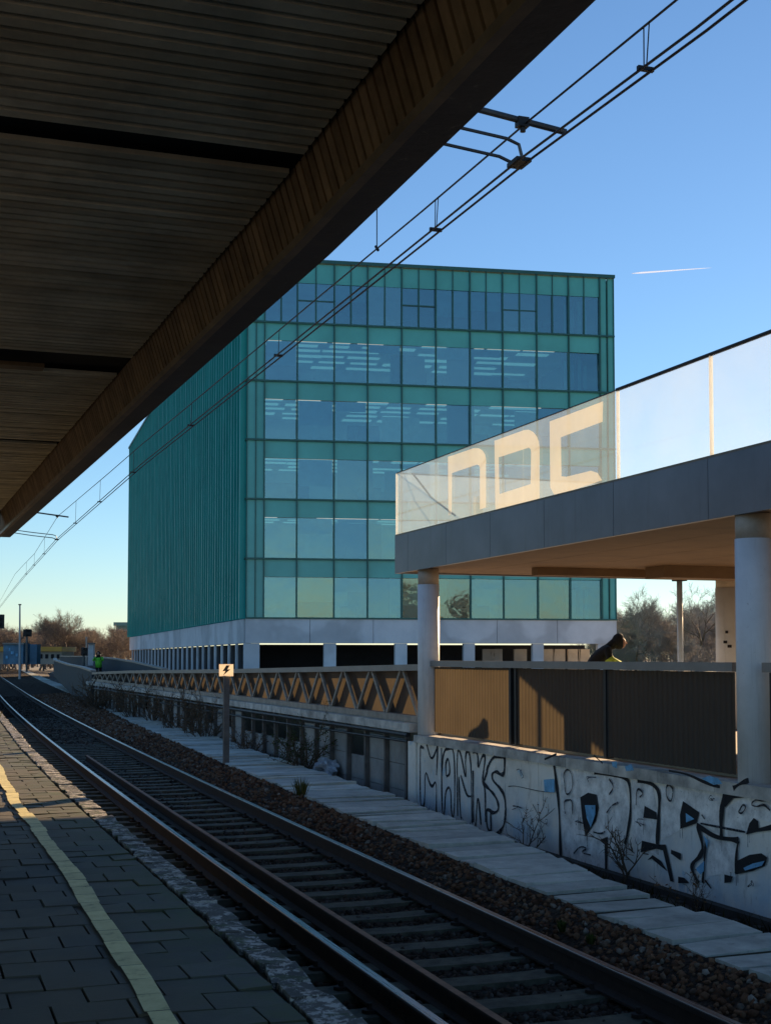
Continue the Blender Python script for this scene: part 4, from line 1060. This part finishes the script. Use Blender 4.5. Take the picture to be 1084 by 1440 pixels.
# ------------------------------------------------------------------ warning sign on a post
q = onZ(318, 1076, -.05)
sg = thing('warning_sign', 'small white lightning bolt sign on a grey brown post beside the track', 'sign', (q.x, q.y, -.1))
dist = (q-CAM).dot(FW); hh = 2+(925-950)*dist/1900
MB().box((q.x-.055, q.y-.04, -.15), (q.x+.055, q.y+.04, hh)).build('post', M['postgrey'], sg)
x0 = RT*.135; c0 = Vector((q.x, q.y, 0))-Vector((FW.x, FW.y, 0)).normalized()*.07
z0 = 2+(925-951)*dist/1900; z1 = 2+(925-934)*dist/1900
pl_ = MB().obox(c0-x0+Vector((0,0,z0)), x0*2, Vector((FW.x, FW.y, 0)).normalized()*.015, (0,0,z1-z0)).build('sign_plate', M['signw'], sg)
bolt = [(.02,.9),(.35,.9),(.12,.56),(.42,.58),(-.28,.08),(-.06,.44),(-.34,.42)]
fo = Vector((FW.x, FW.y, 0)).normalized()*-.003
MB().add([c0+fo+RT*(u*.2)+Vector((0,0,z0+(z1-z0)*v)) for u, v in bolt], [tuple(range(7))]).build('lightning_bolt', M['insul'], pl_)

# ------------------------------------------------------------------ people
def skin_body(name, verts, edges, radii, mat, parent, root=0):
    me = bpy.data.meshes.new(name); me.from_pydata(verts, edges, []); o = bpy.data.objects.new(name, me); COL.objects.link(o)
    md = o.modifiers.new('skin', 'SKIN'); md.use_smooth_shade = True
    for i, r in enumerate(radii): me.skin_vertices[0].data[i].radius = (r, r)
    me.skin_vertices[0].data[root].use_root = True
    o.modifiers.new('sub', 'SUBSURF').levels = 2; o.modifiers['sub'].render_levels = 2
    me.materials.append(mat); o.parent = parent; return o
def person(loc, face, lean, label, top, jacket='blackcloth', hood=True, sleeve=None, coat=None):
    """face: heading unit vector; lean: forward lean in radians."""
    o = thing('person', label, 'person', loc); f = Vector(face).normalized(); s = Vector((f.y, -f.x, 0)); U = Vector((0,0,1))
    def P(a, l, z): return f*a + s*l + U*z
    ca, sa = math.cos(lean), math.sin(lean); hip = .92*top
    def T(h, l=0, a=0): return P(sa*h+a*ca, l, hip+ca*h-a*sa)      # torso frame
    V = [T(0), T(.2), T(.40), T(.50, 0), T(.62, 0, .03), T(.74, 0, .05)]
    E = [(0,1),(1,2),(2,3),(3,4),(4,5)]; Rr = [.15, .155, .17, .075, .10, .085]
    for sg_ in (-1, 1):
        i = len(V); V += [T(.44, .19*sg_), T(.32, .27*sg_, .14), T(.40, .2*sg_, .36), T(.42, .17*sg_, .44)]; E += [(2, i), (i, i+1), (i+1, i+2), (i+2, i+3)]; Rr += [.075, .058, .045, .035]
        i = len(V); V += [P(.0, .10*sg_, hip-.08), P(.10*sg_, .11*sg_, hip*.52), P(-.05+.1*sg_, .11*sg_, .09), P(.10+.1*sg_, .12*sg_, .04)]; E += [(0, i), (i, i+1), (i+1, i+2), (i+2, i+3)]; Rr += [.10, .075, .05, .045]
    skin_body('body', V, E, Rr, M[jacket], o)
    fc = T(.70, 0, .10)
    b = MB(); n = 14
    for i in range(9):
        for j in range(n):
            th, ph = math.pi*i/8, 2*math.pi*j/n; b.v.append(fc+f*(.065*math.sin(th)*math.cos(ph)+.035)+s*(.066*math.sin(th)*math.sin(ph))+U*(.095*math.cos(th)))
    for i in range(8):
        for j in range(n): b.f.append((i*n+j, i*n+(j+1) % n, (i+1)*n+(j+1) % n, (i+1)*n+j)); b.m.append(0)
    if hood:
        hb = MB(); hc = T(.70, 0, .06); n2 = 16; rows = 9
        for i in range(rows):
            for j in range(n2):
                th, ph = math.pi*i/(rows-1), 2*math.pi*j/n2
                d_ = f*math.sin(th)*math.cos(ph)+s*math.sin(th)*math.sin(ph)+U*math.cos(th)
                k_f = min(1, max(0, (d_.dot(f)-.50)/.3)); rr = .126*(1-.42*k_f)
                hb.v.append(hc+Vector((d_.x*rr, d_.y*rr, d_.z*rr*1.12))+f*.01)
        for i in range(rows-1):
            for j in range(n2): hb.f.append((i*n2+j, i*n2+(j+1) % n2, (i+1)*n2+(j+1) % n2, (i+1)*n2+j)); hb.m.append(0)
        q = hb.build('hood', M[jacket], smooth=True); q.parent = o
    nz = fc+f*.10; b.add([nz+U*.03, nz+s*.018-U*.02, nz-s*.018-U*.02, nz+f*.028-U*.015], [(0,1,3),(0,3,2),(1,2,3)])
    q = b.build('face', M['skin'], smooth=True); q.parent = o
    if sleeve:
        for sg_ in (-1, 1):
            q = MB().tube([T(.34, .26*sg_, .10), T(.325, .268*sg_, .15), T(.395, .205*sg_, .35)], [.085, .086, .066], 12).build('sleeve', M[sleeve], smooth=True); q.parent = o
    if coat:
        q = MB().tube([T(-.12), T(.1), T(.34), T(.46)], [.19, .19, .21, .12], 14).build('jacket', M[coat], smooth=True); q.parent = o
        for sg_ in (-1, 1):
            q = MB().tube([T(.44, .18*sg_), T(.32, .27*sg_, .14), T(.40, .2*sg_, .36)], [.09, .075, .06], 10).build('sleeve', M[coat], smooth=True); q.parent = o
    if False:
        q = MB().tube([P(0, -.1, .80), P(.06, -.11, .45), P(.0, -.11, .1)], [.10, .085, .07], 10).build('trouser_leg', M['blackcloth']); q.parent = o
        q = MB().tube([P(0, .1, .80), P(-.06, .11, .45), P(.0, .11, .1)], [.10, .085, .07], 10).build('trouser_leg', M['blackcloth']); q.parent = o
    return o
q = atD(862, 905, 23.5)
person((q.x-.42*_c, q.y+.42*_s, .86), RT, .72, 'person in black hooded jacket leaning forward behind the fence with lime green sleeve', 1.02, sleeve='lime')
q = atD(139, 940, 80)
person((q.x, q.y, .66), (-.3, -1, 0), .1, 'distant person in bright green hi-vis jacket on the ramp', .98, coat='hivis')

# ------------------------------------------------------------------ far left railway clutter
def box_thing(name, label, cat, x0, x1, y0, y1, D, dep, parts, group=None):
    a = atD((x0+x1)/2, y1, D); o = thing(name, label, cat, a, group); return o
def facebox(mb, x0, x1, y0, y1, D, dep):
    a, c, d = atD(x0, y1, D), atD(x1, y1, D), atD(x0, y0, D); fh = Vector((FW.x, FW.y, 0)).normalized()*dep
    u = c-a; u.z = 0; return mb.obox(a, u, fh, (0,0,d.z-a.z))
D = 105.
o = box_thing('equipment_cabinet', 'wide blue cabinet with graffiti beside the far track', 'cabinet', 5, 33, 905, 930, D, 1, 0)
facebox(MB(), 5, 33, 906, 934, D, 1.2).build('cabinet_body', M['bluebox'], o); facebox(MB(), 4, 34, 904, 906, D-.1, 1.4).build('cabinet_roof', M['cap'], o)
b = MB(); 
for (x, y, w) in ((10, 924, 3), (18, 918, 4), (24, 921, 3), (14, 913, 2)): facebox(b, x-w/2, x+w/2, y-2, y+2, D-.03, .01)
b.build('graffiti_patch', M['bluep'], o)
o = box_thing('equipment_cabinet', 'narrower blue cabinet right of the pale mast', 'cabinet', 33, 52, 905, 930, D, 1, 0)
facebox(MB(), 42, 52, 906, 934, D+1, 1.2).build('cabinet_body', M['bluebox'], o); facebox(MB(), 30, 38, 905, 934, D+.5, 1.2).build('cabinet_body', M['bluebox'], o)
D = 95
o = box_thing('pale_mast', 'tall thin pale mast above the blue cabinets', 'mast', 28, 30, 850, 930, D, 1, 0)
p = atD(28.5, 935, D); t_ = atD(28.5, 851, D); MB().tube([(p.x, p.y, p.z-1), (t_.x, t_.y, t_.z)], [.085, .05], 8).build('shaft', M['pale'], o); MB().box((t_.x-.1, t_.y-.1, t_.z), (t_.x+.1, t_.y+.1, t_.z+.08)).build('mast_cap', M['steel'], o)
def signal(x, y0, y1, wpx, base, D, label):
    o = box_thing('signal', label, 'signal', x, x, y0, base, D, 1, 0); o['group'] = 'railway signals at the far end'
    p = atD(x, base, D); h = atD(x, y0, D)
    MB().tube([(p.x, p.y+.15, p.z-.6), (h.x, h.y+.15, h.z+.02)], .07, 8).build('signal_post', M['steel'], o)
    bb = MB(); facebox(bb, x-wpx/2, x+wpx/2, y0, y1, D, .25); bb.build('signal_head', M['signal'], o)
    bb = MB(); c_ = atD(x, (y0+y1)/2, D-.02)
    for dz in (-.16, .16): bb.tube([(c_.x, c_.y, c_.z+dz), (c_.x, c_.y-.12, c_.z+dz)], .09, 10, False)
    bb.build('signal_hood', M['signal'], o)
signal(38.5, 885, 895, 11, 932, 90, 'black signal head on a post before the blue cabinets')
signal(118.5, 911, 922, 8, 938, 80, 'low black signal beside the pale box on the ramp side')
signal(-1, 864, 884, 12, 940, 80, 'black signal cut by the left frame edge')
o = box_thing('pale_box', 'upright pale grey box beside the low black signal', 'cabinet', 125, 131, 905, 930, 82, 1, 0)
facebox(MB(), 124, 131.5, 906, 936, 82, .4).build('box_body', M['pale'], o); facebox(MB(), 123.5, 132, 904, 906, 81.9, .5).build('box_lid', M['steel'], o)
o = box_thing('marker_post', 'thin pinkish post above the low black signal', 'post', 121, 123, 897, 925, 84, 1, 0)
p = atD(122, 938, 84); t_ = atD(122, 897, 84); MB().tube([p, t_], .05, 8).build('shaft', M['cream'], o); MB().tube([t_, t_+Vector((0,0,.06))], .07, 8).build('post_cap', M['cream'], o)
D = 150
o = box_thing('low_building', 'low far building with an orange yellow band behind the blue cabinets', 'building', -30, 87, 908, 930, D, 1, 0)
facebox(MB(), -30, 87, 916, 934, D+.3, 6).build('wall', M['cream'], o); facebox(MB(), -31, 87.5, 909.5, 916, D, 7).build('roof_band', M['orange'], o)
b = MB()
for x in (58, 66, 74, 82): facebox(b, x-2, x+2, 920, 926, D+.25, .1)
b.build('window', M['void'], o)
o = box_thing('far_tower', 'small flat topped glass tower on the skyline beside the office block', 'building', 160, 186, 874, 920, 420, 1, 0)
facebox(MB(), 163, 187, 880, 926, 420, 10).build('tower_body', M['tower'], o); facebox(MB(), 160, 188, 875, 880, 419, 12).build('roof', M['tower'], o)
b = MB()
for y in (886, 892, 898, 904): facebox(b, 163, 187, y, y+1, 419.9, .2)
b.build('floor_band', M['pale'], o)
# contrail
a, c = atD(888, 384.5, 4000), atD(1000, 376.5, 4000); n = 8
b = MB(); b.tube([a.lerp(c, i/n) for i in range(n+1)], [1.0]+[3.4-.32*i for i in range(1, n)]+[.3], 8); o = b.build('contrail', M['contrail'], smooth=True); tag(o, 'short thin white aircraft trail in the blue sky at right', 'contrail')

# ------------------------------------------------------------------ light, sky, camera
PHI = R(50); EL = math.atan(.38*math.cos(PHI))
sd = Vector((math.sin(PHI)*math.cos(EL), math.cos(PHI)*math.cos(EL), math.sin(EL)))
su = bpy.data.lights.new('sun', 'SUN'); su.energy = 5.0; su.angle = R(.5); su.color = (1, .69, .39)
so = bpy.data.objects.new('sun', su); COL.objects.link(so); so.rotation_euler = (-sd).to_track_quat('-Z', 'Y').to_euler(); so.location = (60, 60, 40)
W = bpy.data.worlds.new('World'); SC.world = W; W.use_nodes = True; nt = W.node_tree
sk = nt.nodes.new('ShaderNodeTexSky'); sk.sky_type = 'NISHITA'; sk.sun_disc = False; sk.sun_elevation = EL; sk.sun_rotation = PHI
sk.air_density = 1.0; sk.dust_density = 0.03; sk.ozone_density = 4.3
bg = nt.nodes['Background']; bg.inputs[1].default_value = .06; nt.links.new(sk.outputs[0], bg.inputs[0])
cam = bpy.data.cameras.new('camera'); co = bpy.data.objects.new('camera', cam); COL.objects.link(co); SC.camera = co
co.location = CAM; co.rotation_euler = (math.pi/2+PITCH, 0, -TH)
cam.sensor_fit = 'VERTICAL'; cam.sensor_height = 36; cam.lens = 36*F/1440; cam.shift_y = (CY-720)/1440; cam.clip_end = 9000; cam.clip_start = .05
vs = SC.view_settings; vs.view_transform = 'Standard'; vs.look = 'None'; vs.exposure = 1.36; vs.gamma = 1
SC.cycles.use_denoising = True; SC.cycles.max_bounces = 10; SC.cycles.transparent_max_bounces = 16; SC.cycles.sample_clamp_indirect = 8
